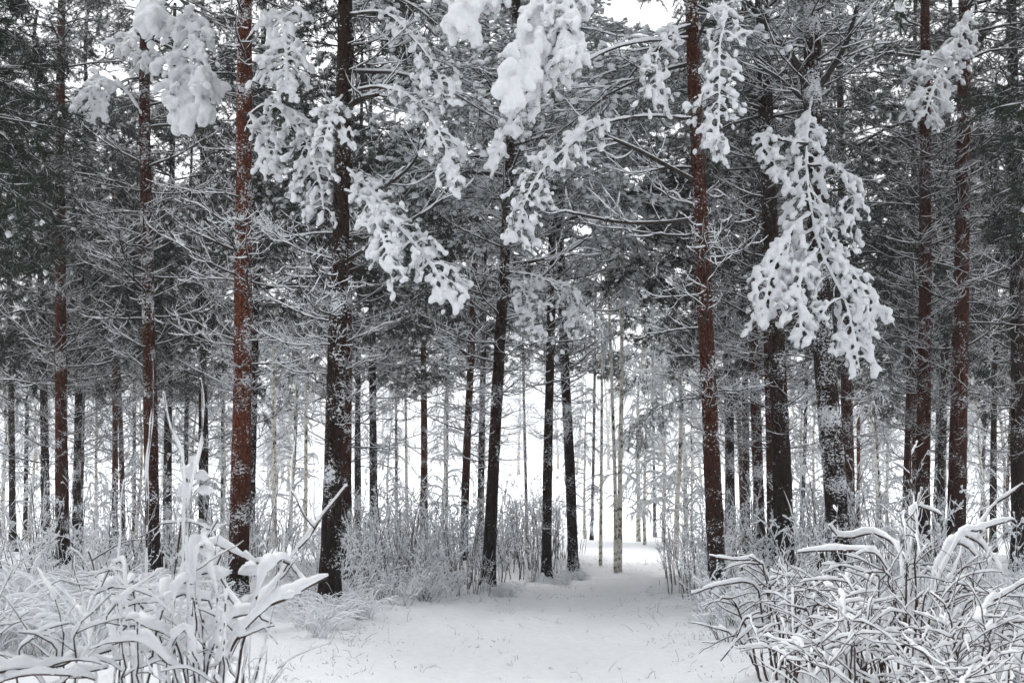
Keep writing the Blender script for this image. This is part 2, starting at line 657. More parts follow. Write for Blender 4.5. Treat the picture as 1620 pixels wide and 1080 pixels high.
def run_remesh():
    tmp = []
    before = TRIS[0]
    for t in REMESH_QUEUE:
        me = mesh_from(t["packed"], "raw", [t["mat"]])
        o = bpy.data.objects.new("raw", me)
        scene.collection.objects.link(o)
        r = o.modifiers.new("r", 'REMESH')
        r.mode = 'VOXEL'
        r.voxel_size = t["voxel"]
        r.use_smooth_shade = True
        s = o.modifiers.new("s", 'SMOOTH')
        s.factor = 0.5
        s.iterations = 2
        tmp.append(o)
    TRIS[0] = before
    dg = bpy.context.evaluated_depsgraph_get()
    for t, o in zip(REMESH_QUEUE, tmp):
        me = bpy.data.meshes.new_from_object(o.evaluated_get(dg), depsgraph=dg)
        me.name = t["name"]
        me.materials.clear()
        me.materials.append(t["mat"])
        me.polygons.foreach_set("use_smooth", np.full(len(me.polygons), True))
        TRIS[0] += 2 * len(me.polygons)
        for u in t["users"]:
            link(u[0], me, u[1], u[2])
    for o in tmp:
        raw = o.data
        bpy.data.objects.remove(o)
        bpy.data.meshes.remove(raw)


# ------------------------------------------------------------------ ground and path
def build_ground():
    def axis(lo, dlo, dhi, hi, step, grow=1.22):
        a = list(np.arange(dlo, dhi + 1e-6, step))
        h = step
        while a[-1] < hi:
            h *= grow
            a.append(a[-1] + h)
        h = step
        while a[0] > lo:
            h *= grow
            a.insert(0, a[0] - h)
        return np.array(a)
    xs = axis(-260, -9, 10, 260, 0.11)
    ys = axis(-80, 7, 30, 320, 0.11, 1.12)
    X, Y = np.meshgrid(xs, ys)
    rng = np.random.default_rng(5)
    Z = terrain(X, Y)
    fine = np.exp(-np.maximum(0, np.hypot(X, Y) - 30) / 15)
    Z = Z + rng.normal(0, 0.006, Z.shape) * fine
    V = np.stack([X, Y, Z], -1).reshape(-1, 3)
    nx, ny = len(xs), len(ys)
    i, j = np.meshgrid(np.arange(nx - 1), np.arange(ny - 1))
    a = (j * nx + i).ravel()
    q = np.stack([a, a + 1, a + nx + 1, a + nx], 1)
    c = V[q].mean(1)
    on = (np.abs(c[:, 0] - path_centre(c[:, 1])) < path_half(c[:, 1])) & (c[:, 1] > -60) & (c[:, 1] < 60)
    for name, sel in (("snow_ground", ~on), ("path", on)):
        used, inv = np.unique(q[sel], return_inverse=True)
        mb = MB()
        mb.add(V[used], inv.reshape(-1, 4), 0)
        o = link(name, mb.mesh(name, [GROUND_SNOW]))
        o["kind"] = "structure"
        o["label"] = "deep untrodden snow on the forest floor" if name == "snow_ground" else "smooth snow-covered track curving away between the pines"
        o["category"] = "ground" if name == "snow_ground" else "path"


build_ground()

# ------------------------------------------------------------------ shared branch shapes
rng = np.random.default_rng(11)
DEAD, DEAD_LOW, LIVE, LIVE_LOW = [], [], [], []
for i in range(14):      # the last five are sheltered and carry only a thin line of snow
    L = rng.uniform(1.3, 2.2)
    tw = dead_branch(rng, L, rng.uniform(0.016, 0.026), rng.uniform(-0.05, 0.35))
    mb = MB()
    wood(mb, tw, 4, 0)
    snow_on(mb, rng, tw, 0.022 if i < 9 else 0.015, 4, 1, cover=0.85 if i < 9 else 0.7)
    DEAD.append(mb.mesh("dead_branch", WOODY))
for i in range(10):
    tw = dead_branch(rng, rng.uniform(1.4, 2.3), rng.uniform(0.015, 0.022), rng.uniform(-0.05, 0.35))
    mb = MB()
    tw = thin(tw)
    wood(mb, tw, 3, 0)
    snow_on(mb, rng, tw, 0.022 if i < 6 else 0.015, 3, 1, cover=0.85 if i < 6 else 0.6)
    DEAD_LOW.append(mb.pack())
for i in range(10):
    dark = i >= 6          # sheltered boughs carry little snow
    L = rng.uniform(1.5, 2.3)
    tw, tu = live_bough(rng, L, rng.uniform(0.018, 0.028), rng.uniform(-0.05, 0.3), rng.uniform(0.10, 0.22))
    C = np.array([t[0] for t in tu]); D = np.array([t[1] for t in tu])
    mb = MB()
    wood(mb, thin(tw), 3, 0)
    snow_on(mb, rng, thin(tw), 0.013 if dark else 0.023, 4, 1)
    needles(mb, rng, C, D, 40 if dark else 30, 0.08, 0.0055, 2, 3, 0.1 if dark else 0.22)
    sel = rng.random(len(C)) < (0.1 if dark else 0.45)
    blobs(mb, rng, C[sel] - D[sel] * 0.03 + (0, 0, 0.015), rng.uniform(0.018, 0.046, sel.sum()), D[sel], rng.uniform(1.1, 1.7, sel.sum()), 1, 1, rough=0.28, flat=0.75)
    LIVE.append(mb.mesh("bough", WOODY))
for i in range(8):
    dark = i >= 4
    L = rng.uniform(1.5, 2.3)
    tw, tu = live_bough(rng, L, rng.uniform(0.018, 0.026), rng.uniform(-0.05, 0.3), rng.uniform(0.10, 0.2), density=0.75)
    C = np.array([t[0] for t in tu]); D = np.array([t[1] for t in tu])
    mb = MB()
    wood(mb, thin([t for t in tw if t[1] > 0.0035]), 3, 0)
    if dark:
        snow_on(mb, rng, thin([t for t in tw if t[1] > 0.0035]), 0.014, 3, 1)
    needles(mb, rng, C, D, 30 if dark else 24, 0.11, 0.0135, 2, 3, 0.07 if dark else 0.15)
    sel = rng.random(len(C)) < (0.06 if dark else 0.32)
    blobs(mb, rng, C[sel] - D[sel] * 0.03 + (0, 0, 0.015), rng.uniform(0.022, 0.050, sel.sum()), D[sel], rng.uniform(1.1, 1.6, sel.sum()), 0, 1, rough=0.22, flat=0.8)
    LIVE_LOW.append(mb.pack())


def mat_rz(rz, tilt, s, loc):
    c, sn = math.cos(rz), math.sin(rz)
    ct, st = math.cos(tilt), math.sin(tilt)
    Rz = np.array([[c, -sn, 0], [sn, c, 0], [0, 0, 1]])
    Ry = np.array([[ct, 0, -st], [0, 1, 0], [st, 0, ct]])
    m = np.eye(4)
    m[:3, :3] = Rz @ Ry * s
    m[:3, 3] = loc
    return m


DEAD_FAR = [mesh_from(p, "dead_branch", WOODY) for p in DEAD_LOW]
# crowns of the trees farther off: one crown and one bare lower crown each, on a 15 m tree
CROWN, LOWER = [], []
for i in range(4):
    mb = MB()
    z = 6.0
    while z < 14.6:
        for k in range(5):
            t = (z - 6.0) / 9.0
            s = (1.3 - 0.85 * t ** 1.5) * rng.uniform(0.75, 1.15)
            mb.merge(LIVE_LOW[rng.integers(4) + (4 if i >= 2 else 0)], mat_rz(rng.uniform(0, 2 * PI), rng.uniform(-0.1, 0.35) + 0.3 * t, s, (0, 0, z + rng.uniform(-0.2, 0.2))))
        z += 0.8
    CROWN.append(mb.mesh("crown", WOODY))
    if i >= 2:
        continue
    mb = MB()
    z = 2.6
    while z < 7.4:
        for k in range(3):
            s = rng.uniform(0.55, 0.85) + 0.25 * min(1, (z - 2.6) / 2.5)
            mb.merge(DEAD_LOW[rng.integers(10)], mat_rz(rng.uniform(0, 2 * PI), rng.uniform(-0.15, 0.25), s, (0, 0, z + rng.uniform(-0.15, 0.15))))
        z += 0.5
    LOWER.append(mb.mesh("lower_crown", WOODY))


# ------------------------------------------------------------------ pine trees
class Pine:
    pass


def trunk_mesh(rng, axis, r0, sides, rings, H):
    """Tapered trunk round a leaning, slightly bent axis (points relative to the base)."""
    P = resample(axis, rings)
    z = P[:, 2]
    R = r0 * (1 - 0.62 * (z / H) ** 1.15) * (1 + 0.7 * np.exp(-np.maximum(z, 0) / 0.25))
    R = R * (1 + 0.03 * np.sin(z * 2.1 + rng.uniform(0, 6)) + rng.normal(0, 0.012, rings))
    a = np.arange(sides) / sides * 2 * PI
    bumps = 1 + 0.05 * np.sin(a[None] * 3 + z[:, None] * 0.7 + rng.uniform(0, 6)) + rng.normal(0, 0.022, (rings, sides))
    rr = R[:, None] * bumps
    V = np.stack([P[:, None, 0] + rr * np.cos(a), P[:, None, 1] + rr * np.sin(a), np.repeat(z[:, None], sides, 1)], -1)
    i, j = np.meshgrid(np.arange(sides), np.arange(rings - 1))
    q = np.stack([j * sides + i, j * sides + (i + 1) % sides, (j + 1) * sides + (i + 1) % sides, (j + 1) * sides + i], -1).reshape(-1, 4)
    mb = MB()
    mb.add(V.reshape(-1, 3), q, 0)
    return mb.mesh("trunk", [BARK]), P, R


# where a heavy snowy bough hangs, twigs before and boughs above are left out, clearing view and light: photograph window and distance
OPEN = [(185, 368, 15, 210, 21.5), (132, 238, 122, 202, 22), (392, 502, 10, 158, 19.2), (372, 538, 150, 352, 19.0), (500, 738, 125, 305, 17.0), (540, 722, 265, 492, 17.0), (690, 945, -60, 275, 17.5),
        (798, 950, 230, 395, 17.6), (1015, 1195, 0, 255, 17.6), (1180, 1398, 180, 605, 19.5), (1445, 1578, 0, 195, 25.5)]


def to_px(p):
    q = np.asarray(p) - np.array([0, 0, EYE])
    dz = q[1] * CP + q[2] * SP
    return 810 + F * q[0] / dz, 540 - F * (-q[1] * SP + q[2] * CP) / dz


def in_the_way(p, live=False):
    u, v = to_px(p)
    return any(a < u < b and (c - (150 if live else 0)) < v < d and p[1] < y + 0.6 for a, b, c, d, y in OPEN)


def blocked(base, z_dir, az, length, live=False):
    for f in (0.35, 0.65, 1.0):
        if in_the_way(base + f * length * np.array([math.cos(az), math.sin(az), z_dir]), live):
            return True
    return False


RED, BROWN, DARK = (0.16, 0.050, 0.026), (0.085, 0.032, 0.020), (0.040, 0.024, 0.018)
PINES = {}


def pine(key, base, ups, w, hue, snow, label, front=False, H=15.0, crown_z=6.0, low=2.4, seed=0, group=None, nd=1.0, where=None, dark=False, merged=False, bare=False):
    rng = np.random.default_rng(seed + 100)
    g = ground(*base) if where is None else np.array([*where, float(terrain(*where))])
    g[2] -= 0.05
    d = g[1]
    pts = [np.zeros(3)]
    for (u, v) in ups:
        pts.append(at(u, v, d) - g)
    if where is not None:
        pts.append(np.array([rng.normal(0, 0.1), 0, 4.0]))
    last = pts[-1]
    prev = pts[-2]
    sl = (last - prev)[:2] / max(0.5, (last - prev)[2])
    z = last[2]
    while z < H:
        z = min(H, z + 2.5)
        pts.append(np.array([last[0] + sl[0] * (z - last[2]) * 0.8, last[1] + rng.normal(0, 0.04), z]))
    r0 = w * d / F / 2 * 1.1 if where is None else w
    me, P, R = trunk_mesh(rng, np.array(pts), r0, 20 if front else 12, 110 if front else 40, H)
    e = empty("pine_tree", g)
    tag(e, label, "tree", group)
    t = link("trunk", me, e)
    t.color = (*hue, snow)
    if front:      # snow banked against the foot of the trunk
        ang = np.arange(28) / 28 * 2 * PI
        lob = 1 + 0.25 * np.sin(ang * 2 + seed) + 0.15 * np.sin(ang * 5 + 2 * seed)
        prof = [(3.6, -0.06), (2.9, 0.0), (2.2, 0.05), (1.7, 0.10), (1.35, 0.13), (1.0, 0.11)]
        V = np.array([[(r0 * (1 + (q - 1) * lob[i]) * math.cos(ang[i]), r0 * (1 + (q - 1) * lob[i]) * math.sin(ang[i]), 0.05 + h * lob[i] * (1.15 if math.sin(ang[i]) < 0 else 0.8) + rng.normal(0, 0.006)) for i in range(28)] for q, h in prof]).reshape(-1, 3)
        fi, fj = np.meshgrid(np.arange(28), np.arange(5))
        mbk = MB()
        mbk.add(V, np.stack([fj * 28 + fi, fj * 28 + (fi + 1) % 28, (fj + 1) * 28 + (fi + 1) % 28, (fj + 1) * 28 + fi], -1).reshape(-1, 4), 0)
        link("snow", mbk.mesh("snow", [GROUND_SNOW]), e)
    p = Pine()
    p.e, p.g, p.d, p.P, p.R = e, g, d, P, R
    PINES[key] = p

    def on_axis(z):
        return np.array([np.interp(z, P[:, 2], P[:, 0]), np.interp(z, P[:, 2], P[:, 1]), z])
    p.on_axis = on_axis
    if front:
        z = low
        while z < crown_z + 1.2:
            n = rng.integers(2, 5)
            a0 = rng.uniform(0, 6.28)
            for k in range(n):
                s = (0.45 + 0.5 * min(1, (z - low) / 2.0)) * rng.uniform(0.65, 1.1)
                az = a0 + k * 2 * PI / n + rng.normal(0, 0.3)
                if blocked(g + on_axis(z), 0.2, az, 1.7 * s):
                    continue
                link("branch", DEAD[rng.integers(8, 14) if dark else rng.integers(0, 10)], e, on_axis(z + rng.uniform(-0.06, 0.06)), s=s, rot=(rng.normal(0, 0.15), rng.normal(-0.02, 0.12), az))
            z += rng.uniform(0.3, 0.5) / nd
        z = crown_z
        while z < H - 0.4:
            n = 4
            a0 = rng.uniform(0, 6.28)
            tt = (z - crown_z) / (H - crown_z)
            for k in range(n):
                s = (1.3 - 0.85 * tt ** 1.4) * rng.uniform(0.75, 1.15)
                az = a0 + k * 2 * PI / n + rng.normal(0, 0.3)
                if z < 12.5 and blocked(g + on_axis(z), 0.0, az, 2.0 * s, True):
                    continue
                link("bough", LIVE[rng.integers(6, 10) if dark else rng.integers(0, 6)], e, on_axis(z + rng.uniform(-0.15, 0.15)), s=s, rot=(rng.normal(0, 0.1), rng.normal(-0.1, 0.15) - 0.35 * tt, az))
            z += 0.62
    else:
        s = H / 15.0
        top = on_axis(H * 0.75)
        rot = (-math.atan2(top[1], top[2]), math.atan2(top[0], top[2]), 0)
        from mathutils import Euler, Matrix
        q = Euler(rot).to_matrix() @ Matrix.Rotation(rng.uniform(0, 6.28), 3, 'Z')
        if where is not None or bare:
            pass                      # these stems are bare to well above head height
        elif merged:
            link("lower_crown", LOWER[rng.integers(len(LOWER))], e, (0, 0, 0), s=s, rot=q.to_euler())
        else:
            z = 2.6
            while z < 7.2:
                a0 = rng.uniform(0, 6.28)
                for k in range(3):
                    sc = (rng.uniform(0.55, 0.85) + 0.25 * min(1, (z - 2.6) / 2.5)) * s
                    link("branch", DEAD_FAR[rng.integers(5, 10) if dark else rng.integers(0, 7)], e, on_axis(z * s + rng.uniform(-0.15, 0.15)), s=sc, rot=(rng.normal(0, 0.12), rng.uniform(-0.25, 0.15), a0 + k * 2.1 + rng.normal(0, 0.3)))
                z += rng.uniform(0.42, 0.6)
        q = Euler(rot).to_matrix() @ Matrix.Rotation(rng.uniform(0, 6.28), 3, 'Z')
        link("crown", CROWN[rng.integers(2, 4) if dark else rng.integers(0, 2)], e, (0, 0, 0), s=s, rot=q.to_euler())
    return p


# key, base pixel, pixels up the trunk, width px, hue, snow flecks, label
BACKROW = "thin pines standing behind the large trunks"
pine("t1", (73, 880), [(70, 650), (62, 330)], 13, DARK, 0.6, "thin dark pine behind tussocks, outermost of a row of three", dark=True, seed=1, H=14)
pine("t2", (100, 903), [(97, 650), (95, 270)], 19, BROWN, 0.55, "brown pine between two thinner pines behind arching snowy tussocks", front=True, dark=True, seed=2, low=2.6, crown_z=7.6, H=18)
pine("t3", (119, 882), [(124, 650), (131, 330)], 12, DARK, 0.7, "thin pine leaning away from a thicker brown pine beside tussocks", dark=True, seed=3, H=14)
pine("t4", (182, 866), [(182, 650), (180, 500)], 9, BROWN, 0.4, "slim reddish pine standing close beside a slimmer twin stem", dark=True, seed=4, H=15)
pine("t4b", (195, 864), [(190, 650), (185, 540)], 8, BROWN, 0.4, "very slim reddish pine stem touching its slightly thicker neighbour", dark=True, seed=5, H=13)
pine("t5", (244, 935), [(240, 750), (234, 480), (229, 190)], 21, BROWN, 0.65, "snow-flecked dark brown pine with heavy snow clumps hanging beside its stem", front=True, dark=True, seed=6, low=3.0, crown_z=8.6, H=18)
pine("t6", (265, 880), [(266, 650), (270, 380)], 13, DARK, 0.6, "dark thin pine just behind the snow-flecked brown pine", dark=True, seed=7)
pine("t7", (322, 884), [(322, 700), (320, 450)], 15, DARK, 0.75, "frosted dark pine between the red-barked pine and a brown one", dark=True, seed=8)
pine("t8", (374, 955), [(381, 760), (385, 480), (386, 200), (387, 0)], 29, RED, 0.75, "tall red-barked pine rising behind the big snow-laden shrub", front=True, seed=9, low=2.9, crown_z=9.6, H=18, nd=0.9)
pine("t8b", (394, 905), [(399, 700), (404, 520)], 13, DARK, 0.6, "dark pine partly hidden behind the tall red-barked pine", seed=10)
pine("t9", (520, 975), [(526, 760), (534, 520), (540, 350), (545, 90)], 29, DARK, 0.55, "thick blackish pine trunk rising at the edge of the path", front=True, seed=11, low=2.5, crown_z=7.6, H=18)
pine("t9b", (546, 925), [(548, 700), (550, 480)], 17, BROWN, 0.7, "frost-speckled brown pine pressed close behind the thick blackish trunk", seed=12)
pine("t10", (566, 878), [(566, 650), (568, 480)], 10, DARK, 0.6, "thin dark pine next to the frost-speckled brown trunk", seed=13)
pine("t11", (591, 880), [(590, 650), (588, 480)], 12, DARK, 0.9, "thin heavily frosted pine standing apart from the thick blackish trunk", seed=14)
pine("t12", (671, 868), [(671, 700), (669, 500)], 11, BROWN, 0.45, "solitary slim reddish pine rising from a thicket of frosted bushes", seed=15, H=13)
pine("t13", (733, 884), [(738, 720), (748, 500)], 12, BROWN, 0.45, "reddish pine leaning towards its darker thinner neighbour", seed=16)
pine("t14", (760, 880), [(762, 700), (765, 520)], 10, DARK, 0.8, "thin frosted pine between a reddish leaning pine and a black one", seed=17)
pine("t15", (771, 938), [(781, 740), (791, 540), (800, 380)], 18, DARK, 0.35, "slender near-black pine leaning over the path edge", front=True, seed=18, low=2.6, crown_z=7.0, H=18)
pine("t16", (865, 922), [(867, 720), (871, 530)], 14, DARK, 0.45, "straight slender dark pine at the bend of the path", front=True, seed=19, low=2.9, crown_z=7.2, H=18)
pine("t17", (907, 913), [(902, 760), (893, 560)], 15, DARK, 0.55, "slender dark pine curving upwards near the birches", front=True, seed=20, low=2.8, crown_z=7.2, H=18)
pine("t18", (1138, 967), [(1127, 750), (1113, 450), (1103, 230)], 25, BROWN, 0.5, "tall brown pine leaning over the far side of the path", front=True, seed=21, low=2.7, crown_z=7.6, H=18)
pine("t19", (1156, 882), [(1154, 700), (1150, 530)], 15, DARK, 0.6, "dark pine just behind the leaning brown pine by the path", dark=True, seed=22)
pine("t20", (1181, 884), [(1180, 700), (1178, 560)], 11, DARK, 0.5, "thinnest dark pine in the tight clump beyond the path", dark=True, seed=23, H=14)
pine("t21", (1203, 898), [(1198, 720), (1192, 520)], 16, BROWN, 0.55, "brown pine with a tangle of curled bare twigs beside it", front=True, seed=24, low=2.2, crown_z=7.5, H=18, nd=1.2)
pine("t22", (1243, 937), [(1238, 760), (1226, 510), (1216, 300)], 28, DARK, 0.4, "stout dark pine with its top hidden behind hanging white bough", front=True, dark=True, seed=25, low=2.6, crown_z=8.0, H=18)
pine("t22b", (1221, 905), [(1219, 760), (1214, 560)], 12, BROWN, 0.4, "brown pine half hidden by the stout dark trunk", dark=True, seed=26)
pine("t23", (1334, 950), [(1322, 770), (1303, 540), (1288, 250), (1284, 0)], 34, DARK, 1.0, "thickest leaning trunk, plastered with snow, under the hanging white bough", front=True, seed=27, low=3.2, crown_z=9.2, H=18)
pine("t24", (1346, 888), [(1341, 700), (1338, 560)], 19, BROWN, 0.55, "brown pine directly behind the snow-plastered leaning trunk", dark=True, seed=28)
pine("t25", (1431, 884), [(1437, 700), (1441, 540)], 12, BROWN, 0.4, "thin brown pine beside the dark reddish pine in the shrub thicket", dark=True, seed=29)
pine("t25b", (1446, 880), [(1447, 700), (1449, 540)], 8, BROWN, 0.4, "slimmest stem squeezed between a thin and a dark reddish pine", dark=True, seed=30, H=13)
pine("t26", (1459, 912), [(1461, 720), (1463, 400), (1464, 150)], 21, BROWN, 0.35, "dark reddish pine rising straight behind the wide snowy shrub", front=True, dark=True, seed=31, low=2.8, crown_z=9.0, H=18)
pine("t27", (1487, 884), [(1490, 720), (1495, 540)], 13, DARK, 0.5, "thin black pine between two stouter reddish pines", dark=True, seed=32)
pine("t28", (1512, 918), [(1516, 720), (1520, 480), (1524, 240)], 26, BROWN, 0.3, "stout reddish pine with little snow on its smooth bark", front=True, dark=True, seed=33, low=2.7, crown_z=8.6, H=18)
pine("t29", (1613, 908), [(1611, 680), (1608, 400), (1605, 200)], 23, DARK, 0.35, "dark pine at the outer end of the stand beyond the wide snowy shrub", front=True, dark=True, seed=34, low=2.6, crown_z=8.4, H=18)
pine("t30", (1357, 862), [(1358, 720), (1357, 600)], 6, RED, 0.2, "very thin orange-barked pine stem beyond the snow-plastered trunk", seed=35, H=12)
pine("t31", (20, 872), [(18, 650), (14, 350)], 10, DARK, 0.6, "thin pine rising from the pale reed-like saplings", dark=True, seed=36, H=14)
pine("t33", (1133, 896), [(1126, 740), (1111, 440), (1101, 240)], 13, DARK, 0.5, "pine hidden almost wholly behind the leaning brown pine's trunk", H=18, seed=38)
pine("t34", (521, 900), [(528, 740), (537, 440), (541, 300)], 13, DARK, 0.5, "pine hidden almost wholly behind the thick blackish trunk", H=18, seed=39)
pine("t32", (1570, 872), [(1572, 700), (1575, 450)], 10, DARK, 0.5, "thin pine half lost among bare twigs behind the reddish pines", dark=True, seed=37, H=14)

# the last row before the clearing: thin stems, high crowns
rg = np.random.default_rng(808)
for i, (u, lab) in enumerate([(40, "thin far pine seen beyond the outermost tussocks, last before the clearing"), (212, "thin far pine between the twin slim stems and the snow-flecked brown pine"), (352, "thin far pine close beside the red-barked pine, last before the clearing"), (458, "thin far pine between the two pale birches, last before the clearing"), (1268, "thin far pine between the stout dark trunk and the snow-plastered one"), (1392, "thin far pine in the gap beyond the snow-plastered leaning trunk"), (1552, "thin far pine just past the stout reddish pine's smooth trunk"), (128, "thin far pine between the row of three and the twin slim stems"), (292, "thin far pine behind the frosted dark trunk, last before the clearing"), (1176, "thin far pine deep in the tight clump beyond the path"), (1478, "thin far pine showing between the two stout reddish trunks"), (1590, "thin far pine hugging the outer dark pine, last before the clearing")]):
    v = rg.uniform(846, 858)
    pine("row%d" % i, (u, v), [(u + rg.normal(0, 4), 650)], rg.uniform(5, 7.5), [DARK, BROWN][i % 2], 0.6, lab, H=rg.uniform(14, 18), seed=140 + i, dark=(u < 400 or u > 1150), merged=True, group="last row of pines before the clearing")

for i, (u, lab) in enumerate([(628, "far pale pine beside the solitary slim reddish pine, frosted crown high up"), (706, "far pale pine between the solitary reddish pine and the leaning one"), (834, "far pale pine between the near-black leaning pine and the straight one"), (936, "far pale pine just before the close birch pair, frosted crown high up"), (1036, "far pale pine past the birch pair, frosted crown over the path's end")]):
    pine("arch%d" % i, (u, rg.uniform(850, 856)), [(u + rg.normal(0, 3), 650)], 4.5, (0.16, 0.13, 0.12), 1.0, lab, H=rg.uniform(15.5, 17.5), seed=180 + i, bare=True, group="pale pines closing the view over the path")

# pines added round the viewpoint, stems unseen, to shade the near shrubs and path
rg = np.random.default_rng(2024)
for i, (x, y) in enumerate([(-4.4, 2.2), (-7.6, 4.6), (-2.9, -2.6), (-6.0, -2.0), (-5.0, 8.2), (-4.3, 5.4), (4.5, 2.4), (7.6, 5.0), (2.8, -3.2), (6.2, -1.5), (5.1, 8.6), (4.4, 5.6), (0.2, -6.5), (-8.0, 15.2), (8.6, 15.6), (-9.9, 19.5), (-11.6, 24.5), (10.2, 20.0), (12.2, 25.5)]):
    pine("near%d" % i, None, [], rg.uniform(0.11, 0.16), [DARK, BROWN][i % 2], 0.5, "outlying pine added for shade, bare stem out of view and a dark crown overhead", H=rg.uniform(14, 17), seed=60 + i, dark=True, merged=True, group="outlying pines added for shade round the near end of the path", where=(x, y))

# ------------------------------------------------------------------ heavy snow-laden boughs that hang from the pines
def hero_bough(key, axis_px, hw, load=1.0, toward=1.2, bare=0.22, seed=0, name="bough", voxel=0.0225, needle=26, dens=1.0, wide=0.6, drop=0.10, pillow=False, near0=0.0):
    """A bough whose axis passes through photograph pixels; it starts at the trunk's distance and comes `toward` metres nearer at its tip."""
    tree = PINES[key]
    rng = np.random.default_rng(seed + 500)
    n = len(axis_px)
    pts = []
    for i, (u, v) in enumerate(axis_px):
        s = i / (n - 1)
        pts.append(at(u, v, tree.d - near0 - (toward - near0) * s ** 0.7) - tree.g)
    z0 = pts[0][2]
    if near0 == 0:
        pts[0] = tree.on_axis(z0) if abs(pts[0][0] - tree.on_axis(z0)[0]) < 0.6 else pts[0]
    if near0 == 0 and abs(pts[0][0] - tree.on_axis(z0)[0]) >= 0.6:      # rooted on the stem, out of view
        pts.insert(0, tree.on_axis(z0 + 0.1))
    main = resample(np.array(pts), 18)
    L = np.linalg.norm(np.diff(main, axis=0), axis=1).sum()
    W = hw * (tree.d - toward * 0.6) / F
    kids, subs, tufts = [], [], []
    nk = int(L / 0.085 * dens)
    for i in range(nk):
        t = bare + (0.985 - bare) * (i + rng.random()) / nk
        p, d = sample(main, t)
        prof = np.interp(t, [bare, bare + 0.25 * (1 - bare), 0.72, 1.0], [0.45, 0.8, 1.0, 0.45])
        side = np.array([1.0 if i % 2 else -1.0, rng.normal(0, wide), rng.normal(0, 0.25)])
        side = unit(side - d * np.dot(side, d))
        a = rng.uniform(0.6, 1.25)
        l = W * prof * rng.uniform(0.45, 1.35) / max(0.6, math.sin(a))
        c = curve(rng, p, d * math.cos(a) + side * math.sin(a) + np.array([0, 0, 0.25]), l, N1, 0.13, lambda s: -drop - 1.6 * drop * s)
        kids.append((c, 0.008, 0.004))
        tufts.append((*sample(c, 0.999), 1.0))
        tufts.append((*sample(c, 0.72), 0.9))
        m = max(2, int(l / 0.10))
        for j in range(m):
            tt = 0.22 + 0.75 * (j + rng.random()) / m
            pp, dd = sample(c, tt)
            sd = unit(np.cross(dd, unit(rng.normal(0, 1, 3) + np.array([0, 0.8, 0.4])))) * (1 if j % 2 else -1)
            ll = min(0.38, max(0.10, l * rng.uniform(0.3, 0.5)))
            cc = curve(rng, pp, dd * 0.75 + sd * 0.7, ll, N1, 0.12, lambda s: -drop * 1.2)
            subs.append((cc, 0.004, 0.002))
            tufts.append((*sample(cc, 0.999), 0.85))
    e = tree.e
    C = np.array([t[0] for t in tufts]); D = np.array([t[1] for t in tufts]); S = np.array([t[2] for t in tufts])
    mb = MB()
    tubes(mb, main, np.linspace(0.026, 0.008, 18), 6, 0)
    wood(mb, thin(kids), 3, 0)
    wood(mb, thin(subs), 3, 0)
    needles(mb, rng, C, D, needle, 0.092, 0.0045, 2, 3, 0.6)
    org = main[0].copy()
    pk = list(mb.pack())
    pk[0] = pk[0] - org
    o = link(name, mesh_from(pk, "bough", WOODY), e, org)
    sm = MB()
    mid = resample(main, 30)
    T = np.gradient(mid, axis=0)
    T /= np.linalg.norm(T, axis=1, keepdims=True)
    th = 0.034 * load ** 0.5 * (0.7 + 0.3 * np.hypot(T[:, 0], T[:, 1])) * np.clip(1 + rng.normal(0, 0.15, 30), 0.6, 1.4) * np.interp(np.linspace(0, 1, 30), [0, 0.06, 0.92, 1], [0.5, 1, 1, 0.5])
    tubes(sm, mid + np.array([0, -0.012, 0.018]), th, 7, 0)
    big = 1.0 if pillow else 0.78
    snow_on(sm, rng, kids, 0.056 * big * load ** 0.5, 6, 0, steep=0.75, lump=0.25)
    snow_on(sm, rng, subs, 0.046 * big * load ** 0.5, 5, 0, steep=0.65, lump=0.3, cover=1.0 if pillow else 0.85)
    if pillow:
        r = rng.uniform(0.036, 0.068, len(C)) * S * (0.55 + 0.5 * load)
        tip = 1 + 0.35 * load * (np.linalg.norm(C - main[-1], axis=1) < 0.5)
        C2 = C - D * 0.045 + np.array([0, -0.01, 0.02])
        blobs(sm, rng, C2, r * tip, D + np.array([0, 0, -0.5]), rng.uniform(1.2, 1.9, len(C)), 1, 0, rough=0.16, flat=0.95)
    else:
        for off, lo, hi, part in ((0.03, 0.026, 0.052, 0.35 + 0.6 * load), (0.10, 0.018, 0.038, 0.3 + 0.4 * load)):
            k = rng.random(len(C)) < part
            C2 = C[k] - D[k] * off + rng.normal(0, 0.015, (k.sum(), 3)) + np.array([0, -0.008, 0.014])
            blobs(sm, rng, C2, rng.uniform(lo, hi, k.sum()) * (0.75 + 0.45 * load), D[k] + np.array([0, 0, -0.4]), rng.uniform(1.0, 2.0, k.sum()), 0, 0, rough=0.22, flat=0.9)
    pk = list(sm.pack())
    pk[0] = pk[0] - org
    t = remeshed(pk, "snow", SNOW, voxel if pillow else 0.019)
    t["users"].append(("snow", o, (0, 0, 0)))


